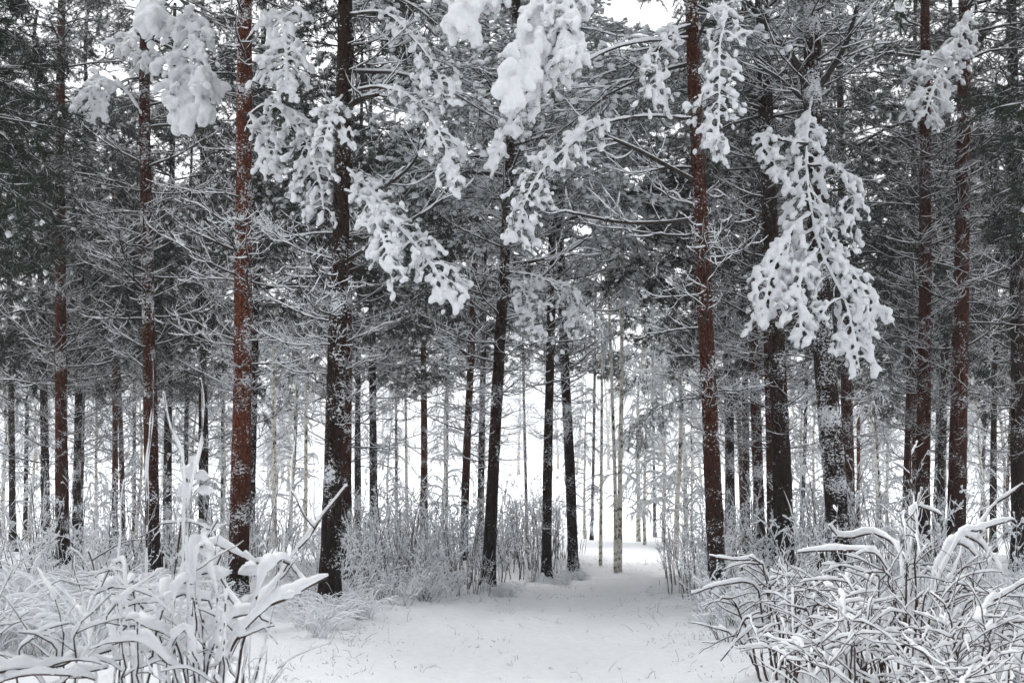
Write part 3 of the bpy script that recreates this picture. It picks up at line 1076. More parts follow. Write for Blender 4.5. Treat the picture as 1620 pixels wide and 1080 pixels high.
hero_bough("t5", [(231, 70), (268, 38), (296, 36), (302, 90), (307, 145), (313, 196)], 50, 1.35, 2.4, seed=1, pillow=True)
hero_bough("t5", [(231, 190), (195, 142), (165, 128), (146, 140), (152, 190)], 30, 0.95, 1.0, 0.35, seed=2)
hero_bough("t5", [(231, -60), (228, -30), (233, 0), (231, 38)], 26, 1.3, 2.0, seed=3, pillow=True)
hero_bough("t5", [(231, 60), (212, 52), (200, 62), (192, 84)], 22, 0.9, 0.9, seed=4)
hero_bough("t5", [(231, 130), (236, 90), (228, 88), (222, 112)], 24, 0.7, 1.1, seed=5)
hero_bough("t8", [(388, 72), (425, 24), (446, 36), (453, 90), (452, 152)], 40, 0.9, 1.9, seed=6)
hero_bough("t8", [(388, 190), (425, 166), (462, 190), (490, 240), (508, 298), (513, 345)], 46, 0.62, 2.0, 0.2, seed=7)
hero_bough("t8", [(388, 215), (400, 190), (415, 205), (425, 245), (430, 280)], 30, 0.6, 1.2, 0.3, seed=8)
hero_bough("t9", [(541, 148), (600, 138), (642, 150), (682, 190), (706, 235), (722, 294)], 40, 0.6, 1.2, 0.28, seed=9)
hero_bough("t9", [(541, 262), (590, 306), (622, 350), (660, 392), (690, 432), (712, 482)], 46, 0.66, 1.5, 0.12, seed=10)
hero_bough("t9", [(543, 300), (580, 320), (602, 370), (625, 430)], 36, 0.6, 1.6, 0.25, seed=11)
hero_bough("t9", [(543, 24), (610, 22), (652, 60), (690, 112), (706, 166)], 36, 0.5, 0.9, 0.25, seed=12)
hero_bough("t9", [(541, 150), (530, 170), (520, 200), (512, 235)], 34, 0.5, 1.2, 0.2, seed=13)
hero_bough("t18", [(1092, -70), (990, -75), (890, -40), (852, 30), (828, 95), (804, 166)], 40, 1.1, 2.2, 0.45, seed=14, pillow=True)
hero_bough("t18", [(1092, -70), (960, -60), (800, -40), (748, -5), (722, 46)], 40, 0.9, 1.8, 0.6, seed=15, pillow=True)
hero_bough("t18", [(1092, -40), (990, -45), (930, -30), (893, 30), (905, 100)], 38, 0.9, 2.0, 0.5, seed=16)
hero_bough("t18", [(1096, 60), (985, 72), (890, 118), (842, 155), (802, 204), (776, 268)], 26, 0.7, 1.0, 0.4, seed=17)
hero_bough("t18", [(1101, 188), (1010, 185), (950, 198), (895, 236), (850, 282), (808, 388)], 44, 0.5, 1.6, 0.38, seed=18)
hero_bough("t18", [(1098, 80), (1125, 22), (1146, 10), (1138, 80), (1138, 160), (1134, 246)], 46, 0.55, 1.3, 0.2, seed=19)
hero_bough("t18", [(1096, 40), (1066, 50), (1042, 80), (1038, 120), (1046, 172)], 40, 0.5, 1.0, 0.2, seed=20)
hero_bough("t23", [(1287, 150), (1279, 188), (1276, 262), (1283, 332), (1300, 402), (1338, 480), (1360, 590)], 56, 0.95, 1.9, 0.1, seed=21, dens=0.75, wide=0.5, drop=0.13)
hero_bough("t23", [(1278, 262), (1312, 262), (1346, 284), (1352, 330), (1345, 372)], 26, 0.7, 1.3, 0.1, seed=27, near0=0.95)
hero_bough("t23", [(1278, 228), (1238, 222), (1204, 218), (1222, 255), (1248, 305)], 22, 0.5, 1.1, 0.05, seed=28, near0=0.8)
hero_bough("t23", [(1298, 392), (1272, 420), (1264, 470), (1268, 532)], 34, 0.95, 2.0, 0.1, seed=29, near0=1.4)
hero_bough("t23", [(1306, 408), (1348, 430), (1370, 478), (1376, 524)], 30, 0.9, 1.9, 0.1, seed=30, near0=1.4)
hero_bough("t23", [(1284, 338), (1258, 356), (1236, 394), (1218, 440), (1206, 505)], 40, 0.85, 1.9, 0.12, seed=22, wide=0.5, drop=0.12, near0=1.2)
hero_bough("t28", [(1526, 20), (1552, -20), (1528, 42), (1500, 90), (1478, 138), (1461, 188)], 42, 0.85, 2.0, 0.35, seed=23)
hero_bough("t15", [(797, 430), (850, 438), (898, 466), (922, 525)], 40, 0.55, 1.0, 0.2, seed=24)
hero_bough("t15", [(799, 440), (820, 450), (838, 486), (846, 530)], 30, 0.5, 1.2, 0.2, seed=25)
hero_bough("t19", [(1154, 640), (1100, 630), (1055, 640), (1022, 662), (1000, 706)], 30, 0.2, 0.6, 0.3, seed=26, needle=60)


def limb(key, px, r0, seed, back=0.3):
    """A thick bare limb leaving the trunk, with a few twigs."""
    tree = PINES[key]
    rng = np.random.default_rng(seed)
    pts = [at(u, v, tree.d - back * i / (len(px) - 1)) - tree.g for i, (u, v) in enumerate(px)]
    pts[0] = tree.on_axis(pts[0][2])
    main = resample(np.array(pts), 16)
    org = main[0].copy()
    main = main - org
    mb = MB()
    tubes(mb, main, np.linspace(r0, r0 * 0.5, 16), 8, 0)
    tw = []
    for i in range(9):
        p, d = sample(main, rng.uniform(0.3, 0.98))
        tw.append((curve(rng, p, d + rng.normal(0, 0.8, 3), rng.uniform(0.4, 0.9), N1, 0.15, lambda s: 0.06), r0 * 0.25, r0 * 0.08))
    wood(mb, tw, 4, 0)
    snow_on(mb, rng, tw, 0.024, 5, 1)
    T = np.gradient(main, axis=0)
    tubes(mb, main + np.array([0, 0, r0 * 0.8]), np.linspace(r0 * 0.55, r0 * 0.35, 16) * np.clip(1 + rng.normal(0, 0.2, 16), 0.5, 1.4), 5, 1)
    link("limb", mb.mesh("limb", WOODY), tree.e, org)


limb("t23", [(1288, 152), (1262, 105), (1222, 55), (1183, 2)], 0.075, 1)
limb("t23", [(1288, 150), (1310, 118), (1338, 70), (1356, 10)], 0.055, 2)
limb("t23", [(1287, 175), (1262, 150), (1228, 122), (1200, 105)], 0.04, 3)
limb("t9", [(541, 178), (565, 160), (600, 150)], 0.045, 4)
limb("t9", [(541, 330), (600, 300), (650, 262), (672, 225)], 0.03, 5, 0.0)
limb("t9", [(541, 420), (600, 380), (680, 330), (725, 300)], 0.03, 6, 0.0)
limb("t15", [(799, 420), (850, 412), (905, 395), (935, 372)], 0.028, 7, 0.0)
limb("t18", [(1108, 345), (1050, 352), (985, 352), (900, 336)], 0.03, 8, 0.4)
limb("t18", [(1105, 290), (1060, 265), (1010, 238), (945, 210)], 0.035, 9, 0.4)

# ------------------------------------------------------------------ birches at the bend of the path
def birch(base, ups, w, label, H, seed, fade=1.0):
    rng = np.random.default_rng(seed + 900)
    g = ground(*base)
    d = g[1]
    pts = [np.zeros(3)] + [at(u, v, d) - g for u, v in ups]
    pts.append(pts[-1] + np.array([rng.normal(0, 0.2), 0, H - pts[-1][2]]))
    P = resample(np.array(pts), 26)
    r0 = w * d / F / 2
    mb = MB()
    tubes(mb, P, r0 * (1 - 0.8 * np.linspace(0, 1, 26)), 10, 0)
    e = empty("birch_tree", g)
    tag(e, label, "tree", None)
    link("trunk", mb.mesh("trunk", [BIRCH]), e)
    if len(BIRCH_CROWNS) >= 2:
        link("crown", BIRCH_CROWNS[seed % 2], e, rz=seed * 1.7, s=H / 11.0)
        return
    tw = []
    for i in range(20):
        t = rng.uniform(0.45, 0.98)
        p, dd = sample(P, t)
        az = rng.uniform(0, 6.28)
        l = rng.uniform(0.7, 1.4) * (1.3 - 0.7 * t)
        c = curve(rng, p, (math.cos(az), math.sin(az), 0.9), l, N1, 0.08, lambda s: -0.45 * s)
        tw.append((c, 0.012, 0.004))
        for j in range(9):
            pp, d2 = sample(c, rng.uniform(0.3, 0.98))
            tw.append((curve(rng, pp, d2 + rng.normal(0, 0.4, 3), rng.uniform(0.3, 0.9), N1, 0.08, lambda s: -0.5), 0.004, 0.002))
    mb = MB()
    wood(mb, tw, 3, 0)
    snow_on(mb, rng, tw, 0.03, 3, 1, steep=0.7)
    BIRCH_CROWNS.append(mb.mesh("crown", [STEM, RIME]))
    link("crown", BIRCH_CROWNS[-1], e)


BIRCH_CROWNS = []
birch((974, 906), [(973, 760), (969, 640)], 7, "pale birch stem, the one with a twin touching it, at the bend", 11, 1)
birch((980, 904), [(981, 760), (983, 640)], 9, "thicker black-flecked birch of the close pair by the path bend", 11.5, 2)
birch((950, 893), [(951, 780), (952, 640)], 6, "faint slim birch standing apart from the close birch pair", 10, 3)
birch((1070, 885), [(1071, 800), (1076, 720)], 9, "lone birch with orange-tinted bark beyond the end of the path", 10, 4)
birch((645, 862), [(643, 760), (642, 640)], 6, "faint white birch beside the solitary slim reddish pine", 10, 5)
birch((434, 868), [(434, 700), (433, 560)], 9, "pale frosted birch beyond the red-barked pine", 11, 6)
birch((483, 868), [(484, 700), (484, 560)], 7, "thin grey birch between red-barked pine and thick blackish trunk", 11, 7)

# ------------------------------------------------------------------ rime-covered young trees in the clearing
RIMES = []
for k in range(4):
    rg = np.random.default_rng(700 + k)
    H = 6.0
    tr = MB()
    P = curve(rg, (0, 0, 0), (0, 0, 1), H, 20, 0.03, lambda s: 0)
    tubes(tr, P, np.linspace(0.06, 0.012, 20), 6, 0)
    tw = []
    for i in range(42):
        t = 0.12 + 0.86 * (i + rg.random()) / 42
        p, dd = sample(P, t)
        az = rg.uniform(0, 6.28)
        l = rg.uniform(0.6, 1.5) * (1.25 - 0.85 * t)
        c = curve(rg, p, (math.cos(az), math.sin(az), 0.55), l, N1, 0.12, lambda s: -0.4 * s)
        tw.append((c, 0.009, 0.003))
        for j in range(7):
            pp, d2 = sample(c, rg.uniform(0.2, 0.98))
            tw.append((curve(rg, pp, d2 + rg.normal(0, 0.6, 3), rg.uniform(0.2, 0.55), N1, 0.12, lambda s: -0.22), 0.003, 0.002))
    cr = MB()
    tw = thin(tw)
    wood(cr, tw, 3, 0)
    snow_on(cr, rg, tw, 0.05, 3, 1, steep=0.65, lump=0.4)
    RIMES.append((tr.mesh("trunk", [BIRCH]), cr.mesh("crown", [STEM, RIME])))
rg = np.random.default_rng(77)
spots = [(1020, 862, 1.0), (1050, 858, 1.25), (1095, 866, 1.0), (1010, 846, 1.5), (1085, 848, 1.6), (925, 852, 1.0), (700, 848, 1.2), (615, 852, 1.0), (460, 854, 1.3),
         (350, 858, 1.1), (300, 850, 1.4), (215, 856, 1.2), (150, 852, 1.3), (45, 858, 1.2), (1290, 858, 1.1), (1390, 862, 1.2), (1405, 848, 1.5), (1560, 858, 1.3), (1590, 850, 1.4), (1270, 850, 1.4), (5, 850, 1.5)]
for (u, v, s) in spots:
    g = ground(u, v)
    e = empty("rime_tree", g)
    tag(e, "young tree wholly white with rime in the bright clearing behind the pines", "tree", "rime-white young trees in the clearing")
    k = rg.integers(4)
    rz = rg.uniform(0, 6.28)
    link("trunk", RIMES[k][0], e, rz=rz, s=s)
    link("crown", RIMES[k][1], e, rz=rz, s=s)

# ------------------------------------------------------------------ the wood on the other side of the clearing: one pale mass
def far_wood():
    rg = np.random.default_rng(31)
    mb = MB()
    for i in range(60):
        y = rg.uniform(90, 125)
        x = rg.uniform(-0.52, 0.52) * y
        H = rg.uniform(8, 15)
        base = np.array([x, y, float(terrain(x, y))])
        P = curve(rg, base, (rg.normal(0, 0.03), 0, 1), H, 10, 0.02, lambda s: 0)
        tubes(mb, P, np.linspace(0.12, 0.02, 10), 4, 0)
        tw = []
        for j in range(70):
            t = 0.12 + 0.86 * rg.random()
            p, dd = sample(P, t)
            az = rg.uniform(0, 6.28)
            l = rg.uniform(1.2, 2.8) * (1.2 - 0.8 * t)
            tw.append((curve(rg, p, (math.cos(az), math.sin(az), 0.5), l, N1, 0.2, lambda s: -0.35 * s), 0.05, 0.02))
        P2 = np.array([t[0] for t in thin(tw)])
        R2 = rg.uniform(0.035, 0.13, (len(tw), 1)) * np.linspace(1, 0.4, 4) * rg.uniform(0.6, 1.4, (len(tw), 4))
        tubes(mb, P2, R2, 3, np.int64(1) if rg.random() < 2 else 0)
    o = link("forest", mb.mesh("forest", [BIRCH, RIME]))
    tag(o, "pale snow-covered wood beyond the clearing, seen between the trunks", "forest", None, "stuff")


far_wood()

# ------------------------------------------------------------------ undergrowth
def bush_twigs(rg, stems, height, spread, side, twig_len, lean=0.25, droop=0.0):
    tw = []
    for i in range(stems):
        az = rg.uniform(0, 6.28)
        r = spread * 0.25 * rg.random() ** 0.5
        p = np.array([r * math.cos(az), r * math.sin(az), -0.05])
        az2 = az + rg.normal(0, 0.6)
        h = height * rg.uniform(0.55, 1.1)
        c = curve(rg, p, (lean * math.cos(az2), lean * math.sin(az2), 1), h, N1, 0.09, lambda s: -droop * s)
        tw.append((c, 0.0095 * (0.7 + 0.3 * height), 0.003))
        for j in range(rg.integers(side[0], side[1])):
            t = rg.uniform(0.25, 0.97)
            pp, d = sample(c, t)
            a3 = rg.uniform(0, 6.28)
            l = twig_len * rg.uniform(0.5, 1.2) * (1.2 - 0.6 * t)
            cc = curve(rg, pp, d * 0.75 + np.array([math.cos(a3), math.sin(a3), 0.1]) * 0.75, l, N1, 0.13, lambda s: 0.05 - droop * s)
            tw.append((cc, 0.0042, 0.0018))
            for q in range(rg.integers(1, 4)):
                p4, d4 = sample(cc, rg.uniform(0.3, 0.95))
                tw.append((curve(rg, p4, d4 + rg.normal(0, 0.6, 3), l * rg.uniform(0.25, 0.5), N1, 0.12, lambda s: 0.02), 0.0025, 0.0014))
    return tw


def bush_mesh(seed, thick, k=4, **kw):
    rg = np.random.default_rng(seed)
    tw = bush_twigs(rg, **kw)
    a, b = MB(), MB()
    wood(a, tw, 3, 0)
    snow_on(b, rg, tw, thick, k, 0, steep=0.35, lump=0.4, cover=0.85)
    ends = np.array([t[0][-1] for t in tw if t[1] < 0.006])
    ends = ends[rg.random(len(ends)) < 0.22]
    blobs(b, rg, ends, rg.uniform(0.012, 0.030, len(ends)), level=0, mat=0, rough=0.25, flat=0.8)
    return a.mesh("stems", [STEM]), b.mesh("snow", [SNOW_FINE])


rg_h = [1.1, 1.5, 1.9, 1.3, 1.7]
TALL = [bush_mesh(40 + i, 0.027, stems=7, height=rg_h[i], spread=0.9, side=(5, 9), twig_len=0.42) for i in range(5)]
LOW = [bush_mesh(60 + i, 0.026, stems=12, height=0.75, spread=0.9, side=(4, 8), twig_len=0.36, lean=0.55) for i in range(4)]
WISP = [bush_mesh(80 + i, 0.018, stems=8, height=1.9, spread=1.3, side=(3, 6), twig_len=0.36, lean=0.16) for i in range(4)]


def tussock_mesh(seed, n, L, thick):
    rg = np.random.default_rng(seed)
    tw = []
    for i in range(n):
        az = rg.uniform(0, 6.28)
        p = np.array([0.12 * rg.normal(), 0.12 * rg.normal(), -0.03])
        tw.append((curve(rg, p, (math.cos(az) * 0.55, math.sin(az) * 0.55, 1), L * rg.uniform(0.6, 1.15), 10, 0.07, lambda s: -0.32 * s), 0.004, 0.0015))
    a, b = MB(), MB()
    wood(a, tw, 3, 0)
    snow_on(b, rg, tw, thick, 5, 0, steep=0.25, lump=0.3, cover=0.8)
    return a.mesh("blades", [DRY]), b.mesh("snow", [SNOW_FINE])


TUSS = [tussock_mesh(90 + i, 46, 1.0, 0.034) for i in range(4)]


def plant(protos, name, x, y, s, rg, label, cat, group):
    k = rg.integers(len(protos))
    z = float(terrain(x, y))
    o = link(name, protos[k][0], None, (x, y, z), rg.uniform(0, 6.28), s)
    tag(o, label, cat, group)
    sn = link("snow", protos[k][1], o)
    return o


rg = np.random.default_rng(123)


def on_path(x, y, m=0.15):
    return abs(x - path_centre(y)) < path_half(y) + m


def scatter(protos, name, n, box, smin, smax, label, cat, group, margin=0.25):
    """Plants inside a patch of ground given by photograph columns and distances."""
    u0, u1, y0, y1 = box
    c = 0
    tries = 0
    while c < n and tries < n * 20:
        tries += 1
        y = y0 * (y1 / y0) ** rg.random()
        u = rg.uniform(u0, u1)
        x = (u - 810) / F * y
        if on_path(x, y, margin):
            continue
        plant(protos, name, x, y, rg.uniform(smin, smax), rg, label, cat, group)
        c += 1


scatter(TALL, "bush", 12, (555, 800, 18.5, 27), 0.75, 1.15, "fine-twigged frosted bush in the thicket between blackish trunk and path bend", "bush", "frosted bushes along the path edge", 0.35)
scatter(LOW, "low_bush", 22, (480, 790, 17.5, 25), 0.4, 0.85, "low bush buried in snow at the thicket's foot along the path", "bush", "low snowy bushes along the path edge", 0.2)
scatter(WISP, "upright_bush", 24, (550, 800, 18.5, 30), 0.65, 1.15, "upright thin-stemmed sapling bush in the thicket left of the path bend".replace(" left of", " beside"), "bush", "upright sapling bushes beside the path bend", 0.3)
scatter(WISP, "wispy_bush", 22, (780, 1040, 25, 36), 0.8, 1.15, "wispy upright bush among the slender pines at the path bend", "bush", "wispy bushes at the path bend", 0.25)
scatter(WISP, "sapling_clump", 30, (-20, 560, 21, 34), 0.9, 1.3, "clump of frosted upright saplings among the pines behind the tussocks", "sapling", "sapling clumps behind the tussocks")
scatter(TALL, "frosted_bush", 30, (-20, 560, 17, 32), 0.7, 1.1, "frosted bush among the pine trunks behind the big snowy shrub", "bush", "frosted bushes behind the big shrub")
scatter(TUSS, "grass_tussock", 38, (-20, 300, 12.5, 20), 0.65, 1.05, "tussock of arching grass bent under snow, before the pines", "grass", "arching tussocks under snow", 0.3)
scatter(TUSS, "path_tussock", 12, (400, 600, 14, 19), 0.35, 0.6, "small arching tussock beside the path below the blackish trunk", "grass", "small tussocks beside the path", 0.0)
scatter(WISP, "sapling_thicket", 30, (1080, 1640, 22, 34), 0.9, 1.3, "clump of grey upright saplings in the stand beyond the wide snowy shrub", "sapling", "grey sapling clumps in the stand")
scatter(TALL, "thicket_bush", 30, (1110, 1640, 16, 30), 0.65, 1.05, "frosted twiggy bush among the pine trunks behind the wide snowy shrub", "bush", "frosted bushes behind the wide shrub")
scatter(LOW, "sprawling_bush", 26, (1090, 1640, 13, 19), 0.7, 1.1, "low sprawling bush under snow before the leaning trunks", "bush", "sprawling bushes before the leaning trunks", 0.2)
for (u, v, s) in [(1085, 938, 0.95), (1078, 925, 0.8), (1098, 950, 0.9), (1068, 915, 0.8)]:
    g = ground(u, v)
    plant(WISP, "bare_bush", g[0], g[1], s, rg, "dark bare-stemmed bush right at the path edge under the leaning brown pine", "bush", "dark bare bushes at the path edge")


for key, n, sz in (("t15", 4, 0.42), ("t16", 4, 0.38), ("t17", 4, 0.4), ("t18", 4, 0.45), ("t9", 4, 0.5), ("t23", 3, 0.5), ("t22", 3, 0.5)):
    g = PINES[key].g
    for k in range(n):
        a = rg.uniform(3.3, 6.1)
        r = rg.uniform(0.2, 0.5)
        x, y = g[0] + r * math.cos(a), g[1] + r * math.sin(a)
        plant(WISP if k % 2 else TUSS, "snowy_tuft", x, y, sz * rg.uniform(0.6, 1.1), rg, "small snowy tuft growing right against the foot of a pine trunk", "grass", "tufts at the feet of pine trunks")


def snowy_stem(rg, px, depth, snow_px, wood_px, twigs, e, g, voxel=0.011, fuse=False, twig_l=0.28, name="stem", cling=0.12):
    """One stem of a near shrub through photograph pixels at about `depth` metres; its snow is a part of the stem."""
    pts = [at(u, v, depth + 0.25 * math.sin(i * 1.3 + depth * 5)) - g for i, (u, v) in enumerate(px)]
    zb = float(terrain(pts[0][0] + g[0], pts[0][1] + g[1])) - g[2]
    pts[0][2] = min(pts[0][2], zb - 0.03)
    main = resample(np.array(pts), 16)
    main[1:-1] += rg.normal(0, 0.007, (14, 3))
    m = depth / F
    r0 = wood_px * m / 2
    mb = MB()
    tubes(mb, main, np.linspace(r0, r0 * 0.45, 16), 6, 0)
    kids = []
    for j in range(twigs):
        t = rg.uniform(0.45, 0.97)
        p, d = sample(main, t)
        a = rg.uniform(0, 6.28)
        l = twig_l * rg.uniform(0.5, 1.3)
        c = curve(rg, p, d * 0.7 + np.array([math.cos(a), math.sin(a) * 0.7, 0.15]), l, N1, 0.12, lambda s: -0.05)
        kids.append((c, r0 * 0.5, r0 * 0.22))
        if rg.random() < 0.6:
            p2, d2 = sample(c, rg.uniform(0.35, 0.8))
            kids.append((curve(rg, p2, d2 + rg.normal(0, 0.6, 3), l * 0.5, N1, 0.12, lambda s: 0.0), r0 * 0.35, r0 * 0.18))
    if kids:
        wood(mb, kids, 4, 0)
    o = link(name, mb.mesh("stem", [STEM]), e)
    sm = MB()
    mid = resample(main, 26)
    T = np.gradient(mid, axis=0)
    T /= np.linalg.norm(T, axis=1, keepdims=True)
    hz = np.hypot(T[:, 0], T[:, 1])
    th = snow_px * m / 2 * 0.82 * (cling + (1 - cling) * hz ** 1.6) * np.clip(1 + rg.normal(0, 0.26, 26), 0.45, 1.6)
    th *= np.interp(np.linspace(0, 1, 26), [0, 0.25, 0.4, 0.85, 1], [0.15, 0.35, 1, 0.9, 0.4])
    th = np.maximum(th, 0.006 if fuse else 0.0035)
    tubes(sm, mid + np.stack([rg.normal(0, 0.12, 26) * th, -0.05 * th, 0.88 * th + r0 * 0.6], 1), th, 8, 0)
    if kids:
        snow_on(sm, rg, kids, min(0.024, max(0.014, snow_px * m * 0.48)), 6, 0, steep=0.2, lump=0.4, cover=0.8, lift=0.62)
    # crumbly lumps sitting on the flatter stretches
    k = np.nonzero((hz > 0.45) & (np.linspace(0, 1, 26) > 0.35) & (rg.random(26) < 0.45))[0]
    if len(k):
        rr = th[k] * rg.uniform(0.6, 1.15, len(k))
        blobs(sm, rg, mid[k] + np.stack([rg.normal(0, 0.3, len(k)) * rr, -0.2 * rr, 0.9 * rr], 1), rr, T[k], rg.uniform(0.9, 1.6, len(k)), 1, 0, rough=0.3, flat=0.8)
    if fuse:
        t = remeshed(sm.pack(), "snow", SNOW, voxel)
        t["users"].append(("snow", o, (0, 0, 0)))
    else:
        link("snow", sm.mesh("snow", [SNOW]), o)
    return o, main


def near_left_shrub():
    rg = np.random.default_rng(321)
    D = 7.0
    g = ground(300, 1225)
    e = empty("snowy_shrub", g)
    tag(e, "big shrub bowed under thick rolls of snow before the red-barked pine", "shrub")
    B = 1240
    S = [([(258, B), (264, 1080), (273, 930), (288, 825), (297, 772)], 7, 6, 0),
         ([(290, B), (285, 1000), (292, 800), (283, 715), (266, 660), (259, 622)], 10, 3, 0),
         ([(300, B), (296, 1000), (300, 780), (312, 735), (320, 680), (322, 640), (317, 600)], 10, 3, 0),
         ([(228, B), (224, 1000), (231, 880), (238, 700), (241, 570)], 8, 4, 0),
         ([(345, B), (356, 1060), (382, 1000), (430, 930), (490, 842), (548, 770)], 17, 6, 3),
         ([(330, B), (366, 1030), (408, 970), (460, 944), (518, 913)], 26, 7, 2),
         ([(352, B), (392, 990), (412, 922), (438, 888), (464, 898), (488, 932)], 26, 6, 0),
         ([(280, B), (272, 1020), (258, 945), (300, 918), (346, 903)], 26, 6, 1),
         ([(300, B), (322, 1000), (306, 872), (350, 868), (404, 893)], 24, 6, 1),
         ([(360, B), (386, 1010), (366, 950), (347, 915), (350, 878)], 22, 6, 0),
         ([(372, B), (400, 1000), (418, 900), (440, 740)], 8, 3, 1),
         ([(395, B), (420, 1030), (448, 870), (466, 700)], 7, 3, 0),
         ([(182, B), (192, 1010), (188, 870), (196, 760)], 10, 4, 1),
         ([(152, B), (146, 1040), (132, 950), (118, 880)], 15, 5, 1),
         ([(164, B), (180, 1030), (170, 960), (152, 912), (140, 872)], 16, 5, 1),
         ([(245, B), (250, 1040), (225, 960), (190, 930), (150, 940)], 20, 5, 1),
         ([(235, B), (240, 1030), (262, 955), (300, 940), (335, 962)], 22, 5, 1),
         ([(310, B), (330, 1040), (352, 985), (395, 972), (430, 985)], 22, 5, 1),
         ([(300, B), (290, 1050), (262, 1000), (225, 985), (190, 1000)], 22, 5, 1),
         ([(262, B), (280, 1010), (296, 900), (330, 850), (345, 822)], 18, 4, 1),
         ([(338, B), (345, 1040), (340, 940), (330, 880), (322, 842)], 18, 4, 1),
         ([(400, B), (402, 1080), (412, 1040), (420, 1010)], 14, 4, 1),
         ([(420, B), (432, 1090), (440, 1050), (450, 1020)], 8, 3, 1),
         ([(210, B), (212, 1060), (228, 1010), (265, 985)], 24, 5, 1)]
    for px, sn, wd, tw in S:
        snowy_stem(rg, px, D + rg.uniform(-0.35, 0.35), sn, wd, tw, e, g, cling=0.55 if px[-1][1] < 650 else 0.1)
    for i in range(16):
        u = rg.uniform(190, 380)
        top = rg.uniform(860, 1040)
        du = float(np.clip(rg.normal(-8, 38), -75, 45))
        bend = rg.uniform(0, 25)
        snowy_stem(rg, [(u, B), (u + du * 0.2, 1100), (u + du * 0.6, (top + 1060) / 2), (u + du, top), (u + du * 1.6 + math.copysign(bend, du), top + rg.uniform(-10, 40))], D + rg.uniform(-0.9, 0.9), rg.uniform(9, 22), 4, 2, e, g)
    # lumps lodged in the forks
    spots = [(300, 745, 15), (318, 752, 13), (290, 775, 14), (325, 775, 12), (308, 728, 9), (300, 905, 20), (345, 905, 18), (395, 900, 16), (372, 1000, 22), (330, 985, 22), (280, 1010, 24), (330, 870, 16), (400, 950, 18), (255, 960, 20)]
    for u, v, r in spots:
        lm = MB()
        blobs(lm, rg, np.zeros((1, 3)), np.array([r * D / F * 0.8]), level=2, mat=0, rough=0.3)
        link("snow_lump", lm.mesh("snow_lump", [SNOW]), e, at(u, v, D - 0.02) - g)


near_left_shrub()


def low_log_shrub():
    rg = np.random.default_rng(99)
    D = 6.6
    g = ground(60, 1270)
    e = empty("leaning_shrub", g)
    tag(e, "shrub pressed flat with a long snow-rolled branch, before the tussocks", "shrub")
    B = 1280
    S = [([(-60, B), (-70, 1120), (-20, 1070), (60, 1056), (130, 1040), (176, 1028)], 30, 7, 1), ([(0, B), (-20, 1100), (20, 1072), (90, 1068), (150, 1075)], 24, 5, 1),
         ([(60, B), (70, 1120), (110, 1070), (170, 1056)], 24, 5, 2), ([(30, B), (30, 1060), (60, 1000), (110, 985)], 14, 4, 2), ([(10, B), (0, 1050), (-10, 960), (20, 900)], 14, 4, 3),
         ([(90, B), (100, 1050), (90, 960), (60, 900)], 12, 4, 3), ([(130, B), (120, 1050), (130, 980), (175, 940)], 14, 4, 2), ([(100, B), (95, 1060), (70, 1010), (30, 1000)], 16, 4, 1)]
    for px, sn, wd, tw in S:
        snowy_stem(rg, px, D + rg.uniform(-0.3, 0.3), sn * 0.8, wd, tw + 1, e, g)


low_log_shrub()


def spread_shrub(seed, uc, vb, D, n, uw, top, label, snow=(5.5, 10), special=(), twigs=(4, 8)):
    rg = np.random.default_rng(seed)
    g = ground(uc, 790 + 3240 / D)
    e = empty("spreading_shrub", g)
    tag(e, label, "shrub")
    vbase = 790 + 3240 / D
    for px, sn, wd, tw in special:
        snowy_stem(rg, [(uc + (px[0][0] - uc) * 0.5, vbase)] + px, D + rg.uniform(-0.2, 0.2), sn, wd, tw, e, g, fuse=False, twig_l=0.2, cling=0.3)
    for i in range(n):
        a = rg.uniform(-1, 1)
        u0 = uc + a * uw * 0.35
        u1 = uc + a * uw + rg.normal(0, uw * 0.12)
        t = top + (vbase - 60 - top) * (abs(a) ** 1.5 * 0.45 + 0.5 * rg.random() ** 1.3)
        um = u0 + (u1 - u0) * 0.35
        px = [(u0, vbase), (um, vbase + (t - vbase) * 0.55), (u0 + (u1 - u0) * 0.72, t + 8), (u1, t + rg.uniform(-25, 45))]
        snowy_stem(rg, px, D + rg.uniform(-0.6, 0.6), rg.uniform(*snow), 4.5, int(rg.integers(*twigs)), e, g, fuse=False, twig_l=0.34, cling=0.3)


spread_shrub(1, 1430, 1100, 9.5, 30, 150, 830, "wide tangled shrub with snow-thick arching twigs before the snow-plastered trunk", special=[
    ([(1448, 1000), (1452, 850), (1443, 765), (1441, 700)], 9, 5, 5), ([(1490, 960), (1530, 860), (1575, 800), (1618, 766)], 12, 5, 1),
    ([(1480, 930), (1528, 848), (1562, 872), (1586, 908)], 16, 5, 1), ([(1475, 950), (1520, 850), (1560, 835), (1602, 822)], 14, 5, 1), ([(1470, 940), (1505, 860), (1545, 880), (1556, 910)], 16, 5, 0),
    ([(1430, 960), (1420, 870), (1380, 845), (1335, 850), (1312, 832)], 13, 5, 3), ([(1420, 960), (1390, 880), (1320, 872), (1262, 874)], 12, 5, 2), ([(1440, 940), (1450, 800), (1470, 805), (1490, 815)], 12, 4, 1),
    ([(1400, 1000), (1395, 950), (1430, 942), (1470, 900)], 16, 5, 2), ([(1395, 1040), (1405, 960), (1440, 945), (1455, 1000)], 18, 5, 1)])
spread_shrub(2, 1240, 1060, 11.5, 20, 110, 880, "shrub of drooping snow-loaded twigs beside the path under the stout dark pine", snow=(5, 8), special=[
    ([(1230, 980), (1200, 890), (1160, 885), (1122, 879)], 8, 4, 2), ([(1210, 990), (1180, 920), (1140, 925), (1102, 938)], 8, 4, 2), ([(1215, 1020), (1205, 990), (1170, 1010), (1140, 1045)], 9, 4, 3)])
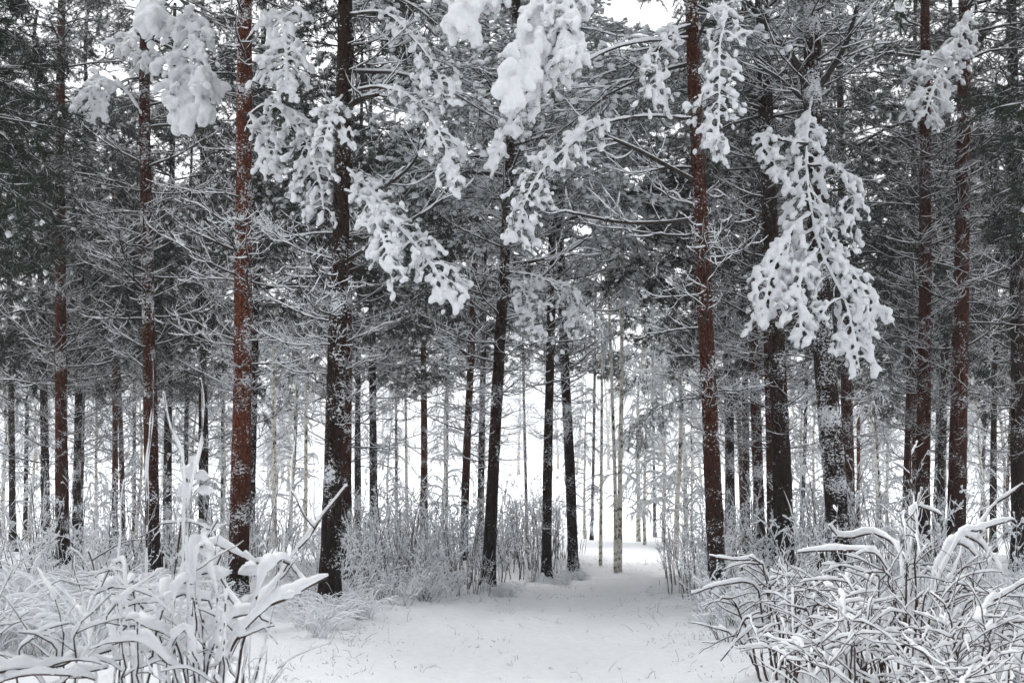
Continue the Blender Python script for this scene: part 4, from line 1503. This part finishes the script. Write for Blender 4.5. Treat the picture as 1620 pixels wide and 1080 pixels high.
spread_shrub(3, 1560, 1080, 8.5, 24, 110, 910, "shrub of crossed snow-loaded twigs at the outer side of the wide shrub", special=[([(1540, 1000), (1560, 960), (1600, 930), (1640, 915)], 13, 5, 4), ([(1520, 1040), (1540, 1010), (1590, 990), (1640, 985)], 14, 5, 3)])
spread_shrub(4, 1350, 1090, 8.2, 22, 130, 940, "low shrub arching down to the snow before the wide tangled shrub", snow=(6, 11), special=[
    ([(1310, 1070), (1325, 1040), (1360, 1020), (1400, 1022)], 18, 5, 1), ([(1305, 1060), (1330, 1000), (1370, 985), (1400, 1000)], 16, 5, 1)])
spread_shrub(5, 1480, 1090, 7.6, 16, 130, 985, "lowest shrub sunk in snow at the foot of the wide tangled shrub", snow=(7, 12))

run_remesh()

# ------------------------------------------------------------------ dry grass and weeds poking through the snow
def weeds():
    rg = np.random.default_rng(55)
    tw = []
    for i in range(430):
        y = 10.5 * (36 / 10.5) ** rg.random()
        off = rg.uniform(-1, 1)
        if abs(off) < 0.6 and rg.random() < 0.75:
            continue
        cx, cy = path_centre(y) + off * (path_half(y) + 0.5), y
        for c in range(int(rg.integers(1, 9))):
            x, yy = cx + rg.normal(0, 0.22), cy + rg.normal(0, 0.3)
            z = float(terrain(x, yy))
            for k in range(rg.integers(1, 4)):
                p = np.array([x + rg.normal(0, 0.03), yy + rg.normal(0, 0.03), z - 0.01])
                tw.append((curve(rg, p, (rg.normal(0, 0.7), rg.normal(0, 0.7), 1), rg.uniform(0.02, 0.07) * (1 + 2.0 * (rg.random() < 0.2)), N1, 0.2, lambda s: -0.15 * s), 0.0026, 0.0012))
    mb = MB()
    tw = thin(tw)
    wood(mb, tw, 3, 0)
    snow_on(mb, rg, tw, 0.012, 3, 1, cover=0.6)
    o = link("grass", mb.mesh("grass", [DRY, SNOW_FINE]))
    tag(o, "dry grass tips poking through the snow of the path", "grass", None, "stuff")


weeds()

# ------------------------------------------------------------------ frozen haze between the trees
def haze():
    mb = MB()
    x, y0, y1, z0, z1 = 420.0, -240.0, 520.0, -1.5, 32.0
    v = [(-x, y0, z0), (x, y0, z0), (x, y1, z0), (-x, y1, z0), (-x, y0, z1), (x, y0, z1), (x, y1, z1), (-x, y1, z1)]
    f = [(0, 3, 2, 1), (4, 5, 6, 7), (0, 1, 5, 4), (1, 2, 6, 5), (2, 3, 7, 6), (3, 0, 4, 7)]
    mb.add(v, f, 0)
    m = bpy.data.materials.new("haze")
    m.use_nodes = True
    m.node_tree.nodes.clear()
    out = m.node_tree.nodes.new("ShaderNodeOutputMaterial")
    pv = m.node_tree.nodes.new("ShaderNodeVolumePrincipled")
    pv.inputs["Color"].default_value = (0.92, 0.94, 0.97, 1)
    pv.inputs["Density"].default_value = 0.0007
    pv.inputs["Anisotropy"].default_value = 0.2
    m.node_tree.links.new(pv.outputs[0], out.inputs["Volume"])
    o = link("haze", mb.mesh("haze", [m], False))
    tag(o, "thin pale winter haze filling the air between the trees", "haze", None, "stuff")


haze()
print("TRIS", TRIS[0], "OBJECTS", len(bpy.data.objects))
